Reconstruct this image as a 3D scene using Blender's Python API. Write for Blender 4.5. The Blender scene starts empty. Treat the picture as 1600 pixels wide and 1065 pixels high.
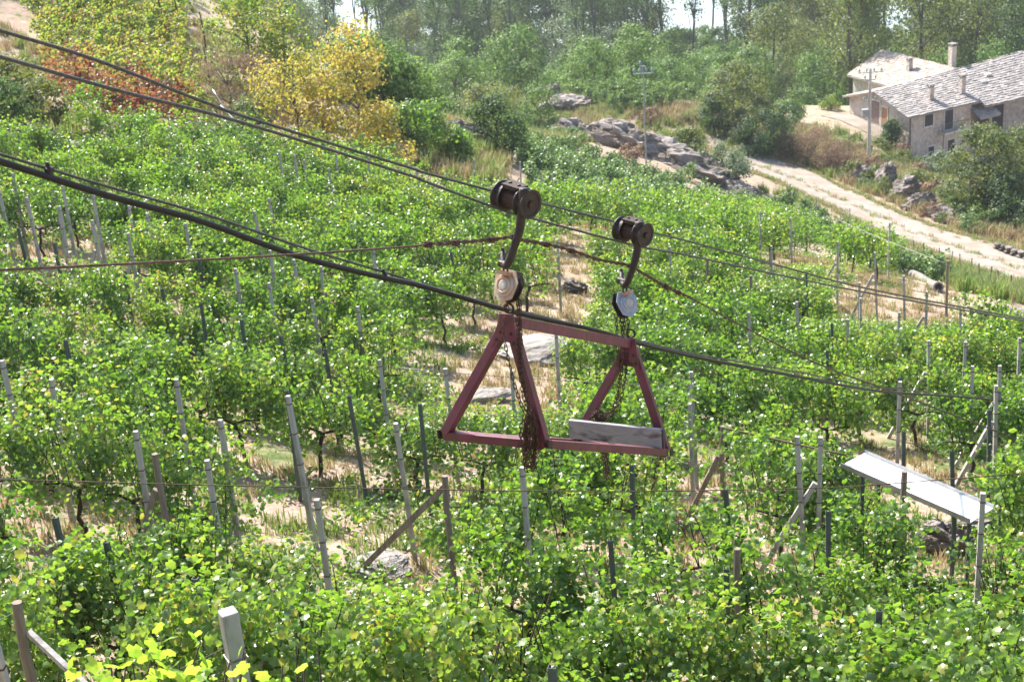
import bpy, math, random
import numpy as np
from mathutils import Vector, Matrix

random.seed(7)
rng = np.random.default_rng(7)
sc = bpy.context.scene
COL = sc.collection
rad = math.radians

# ------------------------------------------------------------------ camera
PITCH, ROLL, FOC = rad(20.0), rad(4.0), 2222.0
F = np.array([0, math.cos(PITCH), -math.sin(PITCH)])
_r0 = np.array([1.0, 0, 0]); _u0 = np.array([0, math.sin(PITCH), math.cos(PITCH)])
U = math.cos(ROLL) * _u0 + math.sin(ROLL) * _r0
R = math.cos(ROLL) * _r0 - math.sin(ROLL) * _u0
cam_data = bpy.data.cameras.new('camera')
cam = bpy.data.objects.new('camera', cam_data); COL.objects.link(cam)
cam.matrix_world = Matrix(((R[0], U[0], -F[0], 0), (R[1], U[1], -F[1], 0), (R[2], U[2], -F[2], 0), (0, 0, 0, 1)))
cam_data.sensor_width = 36.0
cam_data.lens = 50.0
cam_data.clip_start = 0.1
cam_data.clip_end = 5000
cam_data.dof.use_dof = True
cam_data.dof.focus_distance = 12.0
cam_data.dof.aperture_fstop = 4.5
sc.camera = cam

# ------------------------------------------------------------------ sky, sun, exposure
SUN_AZ, SUN_EL = rad(-32.0), rad(47.0)          # azimuth measured from +Y towards +X
w = bpy.data.worlds.new('World'); sc.world = w; w.use_nodes = True
nt = w.node_tree; nt.nodes.clear()
bg = nt.nodes.new('ShaderNodeBackground'); ow = nt.nodes.new('ShaderNodeOutputWorld')
sky = nt.nodes.new('ShaderNodeTexSky'); sky.sky_type = 'NISHITA'
sky.sun_disc = False; sky.sun_elevation = SUN_EL; sky.sun_rotation = SUN_AZ
sky.dust_density = 2.0; sky.air_density = 1.0
bg.inputs['Strength'].default_value = 0.12
nt.links.new(sky.outputs[0], bg.inputs[0]); nt.links.new(bg.outputs[0], ow.inputs[0])
sun_data = bpy.data.lights.new('sun', 'SUN'); sun_data.energy = 4.9; sun_data.angle = rad(0.53)
sun_data.color = (1.0, 0.95, 0.87)
sun = bpy.data.objects.new('sun', sun_data); COL.objects.link(sun)
sdir = Vector((math.sin(SUN_AZ) * math.cos(SUN_EL), math.cos(SUN_AZ) * math.cos(SUN_EL), math.sin(SUN_EL)))
sun.rotation_euler = sdir.to_track_quat('Z', 'Y').to_euler()
sun.location = (0, 0, 60)
sc.view_settings.view_transform = 'Standard'; sc.view_settings.look = 'None'
sc.view_settings.gamma = 1.0; sc.view_settings.use_curve_mapping = False
sc.view_settings.exposure = 1.48
sc.render.engine = 'CYCLES'
sc.cycles.max_bounces = 8; sc.cycles.transparent_max_bounces = 8
sc.cycles.transmission_bounces = 6; sc.cycles.diffuse_bounces = 4; sc.cycles.volume_bounces = 0

# ------------------------------------------------------------------ survey helpers
def at(px, py, d):
    "world point seen at a pixel of the 1600x1065 photograph, d metres along the view axis"
    return d * (F + R * (px - 800) / FOC + U * (532.5 - py) / FOC)
def proj(P):
    P = np.atleast_2d(np.asarray(P, float)); d = P @ F
    d = np.where(np.abs(d) < 1e-6, 1e-6, d)
    return np.stack([800 + FOC * (P @ R) / d, 532.5 - FOC * (P @ U) / d, d], 1)
def in_poly(q, poly):
    x, y = q[:, 0], q[:, 1]; res = np.zeros(len(q), bool); n = len(poly)
    for i in range(n):
        (x0, y0), (x1, y1) = poly[i], poly[(i + 1) % n]
        c = (y0 > y) != (y1 > y)
        res ^= c & (x < (x1 - x0) * (y - y0) / ((y1 - y0) or 1e-9) + x0)
    return res
def sstep(a, b, x):
    t = np.clip((x - a) / (b - a), 0, 1); return t * t * (3 - 2 * t)
def vnoise(x, y, s, seed=0):
    "cheap smooth 2-D value noise in [0,1]"
    x = np.asarray(x, float) / s; y = np.asarray(y, float) / s
    xi = np.floor(x).astype(np.int64); yi = np.floor(y).astype(np.int64)
    fx = x - xi; fy = y - yi; fx = fx * fx * (3 - 2 * fx); fy = fy * fy * (3 - 2 * fy)
    def h(a, b):
        n = (a * 374761393 + b * 668265263 + seed * 974634777) & 0xffffffff
        n = ((n ^ (n >> 13)) * 1274126177) & 0xffffffff
        return ((n ^ (n >> 16)) & 0xffff) / 65535.0
    return (h(xi, yi) * (1 - fx) + h(xi + 1, yi) * fx) * (1 - fy) + (h(xi, yi + 1) * (1 - fx) + h(xi + 1, yi + 1) * fx) * fy

# ------------------------------------------------------------------ terrain height field
ZR = float(at(1400, 62, 285)[2])                # river level
cps = [(505, 905, 19.8), (1085, 768, 26), (1393, 455, 49), (1565, 710, 29), (100, 420, 36), (450, 250, 58), (1400, 330, 115),
       (1400, 1065, 16.5), (900, 1000, 16.8), (300, 210, 58), (150, 180, 58), (150, 5, 78), (20, 20, 76), (285, 55, 76), (330, 200, 60),
       (780, 240, 95), (850, 260, 86), (700, 420, 45), (1000, 230, 110), (1150, 300, 106), (1150, 250, 130), (1600, 420, 95),
       (1250, 400, 58), (1550, 470, 62), (700, 185, 150), (950, 150, 152), (1080, 170, 142), (1250, 170, 160), 
       (1440, 262, 143), (1040, 370, 62), (640, 250, 66), (850, 330, 65), (1330, 195, 150), (1600, 330, 118), (1580, 300, 128), (1300, 240, 140),
       (60, 250, 48), (20, 130, 56), (1900, 760, 30), (1950, 500, 80), (-250, 420, 33), (-250, 100, 62)]
pts = [at(*c) for c in cps]
for px, py, d, drop in [(370, 950, 8.0, 2.1), (330, 1010, 6.6, 1.75), (1100, 1065, 12.0, 2.0), (30, 945, 11.0, 2.1), (865, 1040, 12.5, 2.0), (0, 965, 10.5, 2.3)]:
    pts.append(at(px, py, d) - np.array([0, 0, drop]))
pts += [np.array(v, float) for v in [(0, 0, -1.9), (-6, 0, -1.5), (6, 0, -3.4), (0, -10, 1.5), (-30, 0, 2), (30, 5, -11),
        (-22, 100, -9), (-40, 80, 1), (-20, 130, ZR + 10), (-70, 60, 14), (-80, 130, 0), (-60, 190, ZR + 6), (-20, 170, ZR + 5),
        (0, 210, ZR + 3), (25, 205, ZR + 3), (60, 200, ZR + 3.5), (100, 190, ZR + 4), (-60, 260, ZR + 2), (0, 270, ZR + 2), (60, 260, ZR + 2), (130, 240, ZR + 2),
        (70, 100, ZR + 10), (80, 140, ZR + 8), (110, 60, ZR + 6), (70, 40, -22), (-150, 300, ZR + 2), (250, 250, ZR + 2), (-100, 420, ZR + 2), (60, 420, ZR + 2),
        (200, 400, ZR + 2), (-150, 120, 12), (200, 60, ZR + 4), (-100, 0, 15), (120, 0, -20), (0, -60, 10), (-250, 700, ZR + 30), (300, 700, ZR + 30), (0, 640, ZR + 10), (0, 900, ZR + 60), (-400, 900, ZR + 60), (400, 900, ZR + 60), (420, 420, ZR + 40), (-420, 420, ZR + 40), (420, 60, ZR + 30), (-420, 60, 20), (-300, -60, 22), (300, -60, 10)]]
_K, _E, _G = at(1421, 178, 146), np.array([.845, .535, 0]), np.array([-.25, .968, 0])
for a, b, c in ((0, 0, -5.3), (5, -.5, -5.4), (10, -1, -6), (16, -2, -6.5), (0, 4, -2.6), (0, 8, -2.2), (0, 12.6, -2.1), (-3.5, 3, -2.7), (-4, 8, -2.4), (-4, 13, -2.3), (8, 12, -3), (10, 24, -5), (2, -4, -6.6), (8, -5, -7.4)):
    pts.append(_K + a * _E + b * _G + np.array([0, 0, c]))
pts = np.array(pts); C2 = 9.0 ** 2
def _ker(a, b):
    return -np.sqrt(((a[:, None, :] - b[None, :, :]) ** 2).sum(2) + C2)
_n = len(pts)
_A = np.zeros((_n + 3, _n + 3)); _A[:_n, :_n] = _ker(pts[:, :2], pts[:, :2]) + np.eye(_n) * 0.5
_A[:_n, _n] = 1; _A[:_n, _n + 1:] = pts[:, :2]; _A[_n:, :_n] = _A[:_n, _n:].T
_W = np.linalg.solve(_A, np.concatenate([pts[:, 2], np.zeros(3)]))
def bank_near(x): return 283 + (76 - np.asarray(x)) * 0.35
def bank_far(x): return 410 + (76 - np.asarray(x)) * 1.0
def H(x, y):
    x = np.asarray(x, float); y = np.asarray(y, float); shp = x.shape
    q = np.stack([x.ravel(), y.ravel()], 1); out = np.empty(len(q))
    for i in range(0, len(q), 8000):
        s = q[i:i + 8000]
        out[i:i + 8000] = _ker(s, pts[:, :2]) @ _W[:_n] + _W[_n] + s @ _W[_n + 1:]
    xs, ys = q[:, 0], q[:, 1]
    out += (vnoise(xs, ys, 2.3, 1) - .5) * .22 * sstep(4, 12, ys) + (vnoise(xs, ys, .8, 2) - .5) * .07
    far = sstep(190, 240, ys) * (1 - sstep(0, 40, ys - bank_far(xs)))
    out = out * (1 - far) + (ZR + 1.6 + vnoise(xs, ys, 14, 5) * 1.0) * far
    ry0, ry1 = bank_near(xs), bank_far(xs)
    inr = sstep(-3, 5, ys - ry0) * (1 - sstep(-5, 5, ys - ry1))
    out = out * (1 - inr) + (ZR - 2.0) * inr
    return out.reshape(shp)
def h1(x, y): return float(H(np.array([x]), np.array([y]))[0])
def gp(px, py, lift=0.0, d0=9.5):
    "where the view ray of a pixel comes down to `lift` metres (vertical) above the ground"
    d = np.concatenate([np.arange(d0, 80, .1), np.arange(80, 500, .4)])
    v = (F + R * (px - 800) / FOC + U * (532.5 - py) / FOC)
    P = d[:, None] * v
    g = P[:, 2] - H(P[:, 0], P[:, 1]) - lift
    b = np.nonzero((g[1:] < 0) & (g[:-1] >= 0))[0]
    if len(b):
        i = b[0]; p = P[i] + (P[i + 1] - P[i]) * g[i] / (g[i] - g[i + 1])
    else: p = P[int(np.argmin(np.abs(g)))]
    return np.array([p[0], p[1], h1(p[0], p[1])])

# ------------------------------------------------------------------ object helpers
LAND = []      # (x px, y px, phrase) of things a label may refer to
def tag(o, label=None, cat=None, group=None, kind=None):
    if label: o['label'] = label
    if cat: o['category'] = cat
    if group: o['group'] = group
    if kind: o['kind'] = kind
    return o
def empty(name, loc=(0, 0, 0), rz=0.0):
    o = bpy.data.objects.new(name, None); COL.objects.link(o)
    o.location = loc; o.rotation_euler = (0, 0, rz); o.empty_display_size = .2
    return o
def mesh_from(name, V, Fc, mats, mi=None, smooth=False, attrs=None):
    me = bpy.data.meshes.new(name)
    me.from_pydata(np.asarray(V, float).reshape(-1, 3).tolist(), [], [list(map(int, f)) for f in Fc])
    for m in (mats if isinstance(mats, (list, tuple)) else [mats]): me.materials.append(m)
    if mi is not None: me.polygons.foreach_set('material_index', np.asarray(mi, np.int32))
    if smooth: me.polygons.foreach_set('use_smooth', np.ones(len(me.polygons), bool))
    for k, (dom, arr) in (attrs or {}).items():
        a = me.attributes.new(k, 'FLOAT', dom); a.data.foreach_set('value', np.asarray(arr, np.float32))
    me.update(); return me
def link(name, me, parent=None, loc=None, rz=None):
    o = bpy.data.objects.new(name, me); COL.objects.link(o)
    if parent is not None: o.parent = parent
    if loc is not None: o.location = loc
    if rz is not None: o.rotation_euler = (0, 0, rz)
    return o
def nrm(v):
    v = np.asarray(v, float); return v / (np.linalg.norm(v) or 1)
class MB:
    def __init__(s): s.v = []; s.f = []; s.m = []
    def add(s, V, Fc, m=0):
        o = len(s.v); s.v += [tuple(map(float, p)) for p in V]; s.f += [tuple(i + o for i in f) for f in Fc]; s.m += [m] * len(Fc)
    def frame_box(s, c, X, Y, Z, m=0):
        "box about c with half-axis vectors X, Y, Z"
        c, X, Y, Z = map(np.asarray, (c, X, Y, Z))
        V = [c + a * X + b * Y + d * Z for d in (-1, 1) for b in (-1, 1) for a in (-1, 1)]
        s.add(V, [(0, 2, 3, 1), (4, 5, 7, 6), (0, 1, 5, 4), (2, 6, 7, 3), (0, 4, 6, 2), (1, 3, 7, 5)], m)
    def box(s, lo, hi, m=0):
        lo, hi = np.array(lo, float), np.array(hi, float); c = (lo + hi) / 2; h = (hi - lo) / 2
        s.frame_box(c, (h[0], 0, 0), (0, h[1], 0), (0, 0, h[2]), m)
    def bar(s, p, q, wd, th, up=(0, 0, 1), m=0):
        p, q = np.asarray(p, float), np.asarray(q, float); a = nrm(q - p)
        u = np.asarray(up, float); u = nrm(u - a * (u @ a)); b = np.cross(a, u)
        s.frame_box((p + q) / 2, a * np.linalg.norm(q - p) / 2, b * wd / 2, u * th / 2, m)
    def tube(s, P, r, n=6, m=0, cap=True):
        P = [np.asarray(p, float) for p in P]; rr = r if hasattr(r, '__len__') else [r] * len(P)
        o = len(s.v); prev = None
        for i, p in enumerate(P):
            a = nrm(P[min(i + 1, len(P) - 1)] - P[max(i - 1, 0)])
            if prev is None:
                t = np.array([0, 0, 1.0]) if abs(a[2]) < .9 else np.array([1.0, 0, 0])
            else: t = prev
            u = nrm(t - a * (t @ a)); b = np.cross(a, u); prev = u
            for k in range(n):
                th = 2 * math.pi * k / n
                s.v.append(tuple(p + rr[i] * (math.cos(th) * u + math.sin(th) * b)))
        for i in range(len(P) - 1):
            for k in range(n):
                k2 = (k + 1) % n
                s.f.append((o + i * n + k, o + i * n + k2, o + (i + 1) * n + k2, o + (i + 1) * n + k)); s.m.append(m)
        if cap:
            s.f.append(tuple(o + k for k in range(n))[::-1]); s.m.append(m)
            s.f.append(tuple(o + (len(P) - 1) * n + k for k in range(n))); s.m.append(m)
    def lathe(s, c, ax, prof, n=16, m=0):
        "prof: list of (along axis, radius)"
        c = np.asarray(c, float); ax = nrm(ax); t = np.array([0, 0, 1.0]) if abs(ax[2]) < .9 else np.array([1.0, 0, 0])
        u = nrm(np.cross(ax, t)); b = np.cross(ax, u); o = len(s.v)
        for h, r in prof:
            for k in range(n):
                th = 2 * math.pi * k / n; s.v.append(tuple(c + ax * h + r * (math.cos(th) * u + math.sin(th) * b)))
        for i in range(len(prof) - 1):
            for k in range(n):
                k2 = (k + 1) % n; s.f.append((o + i * n + k, o + i * n + k2, o + (i + 1) * n + k2, o + (i + 1) * n + k)); s.m.append(m)
        s.f.append(tuple(o + k for k in range(n))[::-1]); s.m.append(m)
        s.f.append(tuple(o + (len(prof) - 1) * n + k for k in range(n))); s.m.append(m)
    def mesh(s, name, mats, smooth=False): return mesh_from(name, s.v, s.f, mats, s.m, smooth)
    def build(s, name, mats, parent=None, bevel=0, smooth=False, loc=None):
        o = link(name, s.mesh(name, mats, smooth), parent, loc)
        if bevel:
            b = o.modifiers.new('edge', 'BEVEL'); b.width = bevel; b.segments = 2; b.limit_method = 'ANGLE'
        return o
def local(o, P):
    "world points into the frame of a root that only translates"
    return np.asarray(P, float) - np.array(o.location)

# ------------------------------------------------------------------ materials
def new_mat(name):
    m = bpy.data.materials.new(name); m.use_nodes = True; n = m.node_tree; n.nodes.clear()
    out = n.nodes.new('ShaderNodeOutputMaterial'); return m, n, out
def N(n, t, **kw):
    x = n.nodes.new(t)
    for k, v in kw.items():
        if k in x.inputs.keys(): x.inputs[k].default_value = v
        else: setattr(x, k, v)
    return x
def ramp(n, src, stops):
    r = n.nodes.new('ShaderNodeValToRGB'); e = r.color_ramp.elements
    while len(e) < len(stops): e.new(.5)
    for i, (p, c) in enumerate(stops): e[i].position = p; e[i].color = (*c, 1)
    n.links.new(src, r.inputs[0]); return r.outputs[0]
def mixc(n, fac, a, b, mode='MIX'):
    x = n.nodes.new('ShaderNodeMix'); x.data_type = 'RGBA'; x.blend_type = mode
    for s, v in ((x.inputs[0], fac), (x.inputs[6], a), (x.inputs[7], b)):
        if hasattr(v, 'links') or hasattr(v, 'is_linked'): n.links.new(v, s)
        elif isinstance(v, (int, float)): s.default_value = v
        else: s.default_value = (*v, 1)
    return x.outputs[2]
def surf(name, stops, scale=6.0, rough=.8, bump=.3, metal=0.0, detail=6, stretch=(1, 1, 1), bscale=None, spec=.4, dirt=None, bdist=.02):
    "noise-coloured solid with fine relief, in object space"
    m, n, out = new_mat(name)
    tc = N(n, 'ShaderNodeTexCoord'); mp = N(n, 'ShaderNodeMapping', Scale=stretch); n.links.new(tc.outputs['Object'], mp.inputs[0])
    nz = N(n, 'ShaderNodeTexNoise', Scale=scale, Detail=detail, Roughness=.62); n.links.new(mp.outputs[0], nz.inputs['Vector'])
    c = ramp(n, nz.outputs['Fac'], stops)
    if dirt:
        n3 = N(n, 'ShaderNodeTexNoise', Scale=dirt[1], Detail=4); n.links.new(mp.outputs[0], n3.inputs['Vector'])
        c = mixc(n, ramp(n, n3.outputs['Fac'], [(dirt[2], (0, 0, 0)), (dirt[3], (1, 1, 1))]), c, dirt[0])
    b = N(n, 'ShaderNodeBsdfPrincipled', Roughness=rough, Metallic=metal); b.inputs['Specular IOR Level'].default_value = spec
    n.links.new(c, b.inputs['Base Color'])
    if bump:
        n2 = N(n, 'ShaderNodeTexNoise', Scale=bscale or scale * 4, Detail=4); n.links.new(mp.outputs[0], n2.inputs['Vector'])
        bp = N(n, 'ShaderNodeBump', Strength=bump, Distance=bdist); n.links.new(n2.outputs['Fac'], bp.inputs['Height'])
        n.links.new(bp.outputs[0], b.inputs['Normal'])
    n.links.new(b.outputs[0], out.inputs[0]); return m
def leafmat(name, stops, trans, tmix=.42, rough=.42, spec=.5, var=.35):
    "leaf: tint attribute (one value per leaf) runs along the stops; light also passes through"
    m, n, out = new_mat(name)
    a = N(n, 'ShaderNodeAttribute', attribute_name='tint'); oi = N(n, 'ShaderNodeObjectInfo')
    mm = N(n, 'ShaderNodeMath', operation='MULTIPLY_ADD'); n.links.new(oi.outputs['Random'], mm.inputs[0]); mm.inputs[1].default_value = var
    sub = N(n, 'ShaderNodeMath', operation='SUBTRACT'); n.links.new(a.outputs['Fac'], sub.inputs[0]); sub.inputs[1].default_value = var / 2
    n.links.new(sub.outputs[0], mm.inputs[2])
    c = ramp(n, mm.outputs[0], stops); ct = ramp(n, mm.outputs[0], trans)
    b = N(n, 'ShaderNodeBsdfPrincipled', Roughness=rough); b.inputs['Specular IOR Level'].default_value = spec
    t = N(n, 'ShaderNodeBsdfTranslucent'); n.links.new(c, b.inputs['Base Color']); n.links.new(ct, t.inputs[0])
    mx = N(n, 'ShaderNodeMixShader'); mx.inputs[0].default_value = tmix
    n.links.new(b.outputs[0], mx.inputs[1]); n.links.new(t.outputs[0], mx.inputs[2]); n.links.new(mx.outputs[0], out.inputs[0])
    return m
M = {}
M['leaf'] = leafmat('vine_leaf', [(0, (.055, .115, .028)), (.5, (.115, .195, .05)), (.85, (.19, .26, .065)), (1, (.29, .29, .07))],
                    [(0, (.10, .24, .02)), (.5, (.22, .42, .03)), (.85, (.36, .52, .05)), (1, (.50, .46, .06))], .42, .32, .65)
M['leaf_fresh'] = leafmat('fresh_vine_leaf', [(0, (.10, .22, .02)), (1, (.2, .32, .04))], [(0, (.32, .6, .04)), (1, (.5, .7, .07))], .5, .4)
M['leaf_grey'] = leafmat('grey_green_leaf', [(0, (.035, .085, .025)), (.6, (.075, .145, .035)), (1, (.16, .21, .06))],
                         [(0, (.10, .22, .04)), (1, (.3, .42, .09))], .38, .42)
M['leaf_yellow'] = leafmat('yellow_green_leaf', [(0, (.08, .16, .025)), (.5, (.15, .21, .035)), (.8, (.26, .23, .05)), (1, (.26, .11, .05))],
                           [(0, (.2, .38, .04)), (.5, (.34, .42, .05)), (.8, (.48, .38, .07)), (1, (.4, .15, .06))], .45, .45)
M['leaf_red'] = leafmat('red_autumn_leaf', [(0, (.12, .035, .025)), (.45, (.2, .06, .035)), (.7, (.22, .12, .045)), (1, (.14, .17, .04))],
                        [(0, (.24, .06, .035)), (.5, (.32, .12, .05)), (1, (.32, .34, .06))], .42, .45)
M['leaf_gold'] = leafmat('golden_autumn_leaf', [(0, (.13, .16, .035)), (.4, (.24, .255, .045)), (.8, (.38, .30, .065)), (1, (.38, .18, .07))],
                         [(0, (.3, .36, .05)), (.4, (.6, .5, .07)), (1, (.66, .42, .12))], .45, .5)
M['tree_light'] = leafmat('light_tree_leaf', [(0, (.06, .125, .025)), (.5, (.125, .22, .045)), (1, (.21, .28, .06))], [(0, (.1, .2, .04)), (1, (.28, .42, .08))], .4, .5, .4)
M['tree_dark'] = leafmat('dark_tree_leaf', [(0, (.022, .05, .018)), (.6, (.048, .09, .03)), (1, (.085, .13, .045))], [(0, (.08, .17, .03)), (1, (.2, .32, .07))], .38, .5, .35)
M['tree_silver'] = leafmat('silver_tree_leaf', [(0, (.08, .12, .07)), (.6, (.15, .19, .12)), (1, (.24, .27, .18))], [(0, (.14, .22, .08)), (1, (.3, .4, .16))], .35, .45, .5)
M['tree_olive'] = leafmat('olive_tree_leaf', [(0, (.042, .08, .022)), (.6, (.09, .14, .038)), (1, (.16, .2, .06))], [(0, (.14, .2, .03)), (1, (.36, .36, .08))], .4, .5, .4)
M['twig_brown'] = leafmat('dry_twig', [(0, (.16, .09, .06)), (.6, (.26, .17, .11)), (1, (.34, .25, .16))], [(0, (.25, .15, .1)), (1, (.4, .3, .18))], .25, .7, .2)
M['dry_grass'] = leafmat('dry_grass_blade', [(0, (.26, .19, .10)), (.6, (.42, .32, .18)), (.85, (.5, .4, .24)), (1, (.16, .22, .05))], [(0, (.3, .22, .1)), (.85, (.5, .42, .22)), (1, (.25, .35, .08))], .3, .6, .25)
M['green_grass'] = leafmat('green_grass_blade', [(0, (.07, .14, .03)), (.7, (.14, .2, .05)), (1, (.3, .28, .12))], [(0, (.16, .3, .04)), (1, (.4, .4, .14))], .35, .5, .35)
M['bark'] = surf('vine_bark', [(.3, (.035, .022, .016)), (.7, (.09, .062, .045))], 14, .9, .5)
M['trunk'] = surf('tree_bark', [(.3, (.05, .042, .036)), (.7, (.14, .12, .1))], 3, .9, .4)
M['grape'] = surf('grape_skin', [(.3, (.012, .008, .02)), (.7, (.045, .02, .05))], 30, .45, 0)
M['concrete'] = surf('grey_concrete', [(.3, (.27, .255, .235)), (.6, (.4, .385, .36)), (.8, (.47, .45, .42))], 5, .85, .35, stretch=(1, 1, .4), dirt=((.16, .14, .12), 9, .5, .72))
M['steel_post'] = surf('green_grey_steel', [(.3, (.035, .055, .06)), (.7, (.075, .10, .105))], 5, .5, .1, spec=.5)
M['wood'] = surf('weathered_wood', [(.3, (.13, .10, .078)), (.6, (.25, .2, .16)), (.8, (.34, .29, .24))], 6, .85, .5, stretch=(2.5, 2.5, .25))
M['wire'] = surf('dull_wire', [(.3, (.12, .11, .1)), (.7, (.22, .2, .19))], 8, .5, 0, metal=.6)
M['rust_wire'] = surf('rusty_wire', [(.3, (.045, .024, .016)), (.7, (.11, .06, .04))], 20, .75, .3)
M['rock'] = surf('grey_rock', [(.25, (.11, .095, .085)), (.5, (.225, .195, .175)), (.72, (.35, .31, .285))], 3.2, .88, 1.0, bscale=6, dirt=((.12, .095, .07), 1.6, .44, .58), bdist=.18, stretch=(.6, .6, 1.8))
M['pale_rock'] = surf('pale_rock', [(.3, (.19, .175, .16)), (.7, (.36, .33, .305))], 3, .88, .8, bscale=9, bdist=.06, dirt=((.13, .11, .085), 2.2, .5, .66))
M['asphalt'] = surf('pale_gravel_road', [(.3, (.21, .18, .15)), (.7, (.32, .28, .24))], 3.5, .9, .4, dirt=((.22, .17, .12), .6, .46, .66))

def ground_mat():
    m, n, out = new_mat('vineyard_ground')
    tc = N(n, 'ShaderNodeTexCoord'); P = tc.outputs['Object']
    def nz(s, d=5, r=.6):
        x = N(n, 'ShaderNodeTexNoise', Scale=s, Detail=d, Roughness=r); n.links.new(P, x.inputs['Vector']); return x.outputs['Fac']
    dry = ramp(n, nz(1.6, 8), [(.25, (.17, .125, .085)), (.45, (.29, .225, .16)), (.62, (.39, .315, .225)), (.8, (.46, .40, .29))])
    soil = ramp(n, nz(5, 6), [(.3, (.24, .165, .13)), (.7, (.39, .295, .235))])
    dry = mixc(n, ramp(n, nz(.35, 3), [(.45, (0, 0, 0)), (.6, (1, 1, 1))]), dry, soil)
    grn = ramp(n, nz(2.5, 7), [(.3, (.05, .09, .022)), (.6, (.12, .17, .045)), (.8, (.24, .24, .09))])
    g = N(n, 'ShaderNodeAttribute', attribute_name='green')
    ad = N(n, 'ShaderNodeMath', operation='ADD'); n.links.new(g.outputs['Fac'], ad.inputs[0])
    s = N(n, 'ShaderNodeMath', operation='MULTIPLY_ADD'); n.links.new(nz(1.1, 6), s.inputs[0]); s.inputs[1].default_value = 1.6; s.inputs[2].default_value = -.8
    n.links.new(s.outputs[0], ad.inputs[1])
    c = mixc(n, ramp(n, ad.outputs[0], [(.4, (0, 0, 0)), (.62, (1, 1, 1))]), dry, grn)
    b = N(n, 'ShaderNodeBsdfPrincipled', Roughness=.95); b.inputs['Specular IOR Level'].default_value = .15
    n.links.new(c, b.inputs['Base Color'])
    bp = N(n, 'ShaderNodeBump', Strength=.7, Distance=.06); n.links.new(nz(9, 6, .7), bp.inputs['Height']); n.links.new(bp.outputs[0], b.inputs['Normal'])
    n.links.new(b.outputs[0], out.inputs[0]); return m
M['ground'] = ground_mat()

# plots: outlines of where plants stand, as pixels of their bases in the photograph
GREEN = [(-300, 1800), (-300, 400), (10, 292), (75, 262), (118, 262), (120, 205), (150, 205), (160, 235), (330, 240), (430, 266), (560, 270), (660, 290), (740, 335), (860, 350), (1000, 352), (1180, 348), (1335, 402), (1450, 470), (1620, 580), (1900, 760), (2000, 1800)]
UPPER = [(800, 236), (880, 240), (1000, 278), (1120, 318), (1195, 332), (1240, 326), (1330, 378), (1460, 446), (1640, 530), (1640, 580), (1450, 470), (1335, 402), (1180, 348), (1000, 352), (860, 350), (830, 300)]
HILL = [(70, 40), (-40, -80), (300, -80), (282, 62), (296, 130), (322, 205), (250, 215), (150, 215), (105, 150)]
BARE = [  # centre, half sizes, strength: open ground
    (445, 812, 75, 34, 1), (600, 905, 66, 46, 1), (800, 570, 105, 75, 1), (775, 650, 100, 60, 1), (830, 700, 60, 40, .8), (895, 460, 56, 80, 1), (960, 395, 75, 24, 1),
    (1405, 490, 140, 62, .92), (1280, 405, 70, 22, .7), (1180, 435, 70, 20, .5), (85, 472, 98, 58, 1), (20, 350, 30, 20, .8), (1480, 872, 100, 52, 1), (1420, 800, 80, 30, .7), (1440, 960, 40, 60, .8),
    (160, 990, 60, 40, .8), (440, 1020, 50, 40, .6), (1200, 950, 40, 45, .7), (1590, 560, 60, 40, .6), (1090, 800, 60, 30, .6), (700, 310, 70, 30, .7), (870, 480, 40, 60, 1)]
def bare(q):
    v = np.zeros(len(q))
    for cx, cy, a, b, s in BARE: v = np.maximum(v, s * (1 - sstep(.75, 1.15, np.hypot((q[:, 0] - cx) / a, (q[:, 1] - cy) / b))))
    return v

# ------------------------------------------------------------------ terrain sheet
def axis(breaks):
    out = [breaks[0][0]]
    for (a, _), (b, st) in zip(breaks[:-1], breaks[1:]):
        k = max(1, int(round((b - a) / st))); out += list(a + (b - a) * (np.arange(1, k + 1) / k))
    return np.array(out)
gx = axis([(-430, 0), (-160, 22), (-60, 5), (-28, 1.2), (24, .55), (60, 1.1), (160, 4), (430, 22)])
gy = axis([(-60, 0), (-4, 6), (66, .55), (120, .9), (180, 1.6), (320, 4), (560, 12), (900, 30)])
X, Y = np.meshgrid(gx, gy); Z = H(X, Y); nx, ny = len(gx), len(gy)
V = np.stack([X.ravel(), Y.ravel(), Z.ravel()], 1)
ii = (np.arange(ny - 1)[:, None] * nx + np.arange(nx - 1)[None]).ravel()
q = proj(V); q[q[:, 2] < 2] = -9999
green = np.full(len(V), .30)
ing = in_poly(q, GREEN); green = np.where(ing, .42 - .35 * bare(q), green)
green = np.where(in_poly(q, UPPER), .75, green); green = np.where(in_poly(q, HILL), .3, green)
green = np.where((V[:, 1] > 165), .95, green)
green = np.where(in_poly(q, [(900, 230), (1000, 180), (1150, 190), (1300, 190), (1460, 260), (1460, 300), (1200, 290), (1000, 250)]), .25, green)
green = np.where(in_poly(q, [(480, 300), (500, 180), (900, 120), (1000, 170), (900, 230), (800, 240)]), .5, green)
green = np.where(in_poly(q, [(1330, 380), (1640, 490), (1640, 620), (1450, 480)]), .05, green)
green = np.where(in_poly(q, [(-50, 290), (-50, 20), (70, 40), (120, 200), (60, 260)]), .08, green)
green = np.where(in_poly(q, [(282, 40), (320, 40), (420, 240), (330, 225)]), -.1, green)
g_me = mesh_from('ground', V, np.stack([ii, ii + 1, ii + nx + 1, ii + nx], 1), M['ground'], smooth=True, attrs={'green': ('POINT', green)})
tag(link('ground', g_me), 'dry vineyard hillside falling to the river plain', kind='structure')

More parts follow.
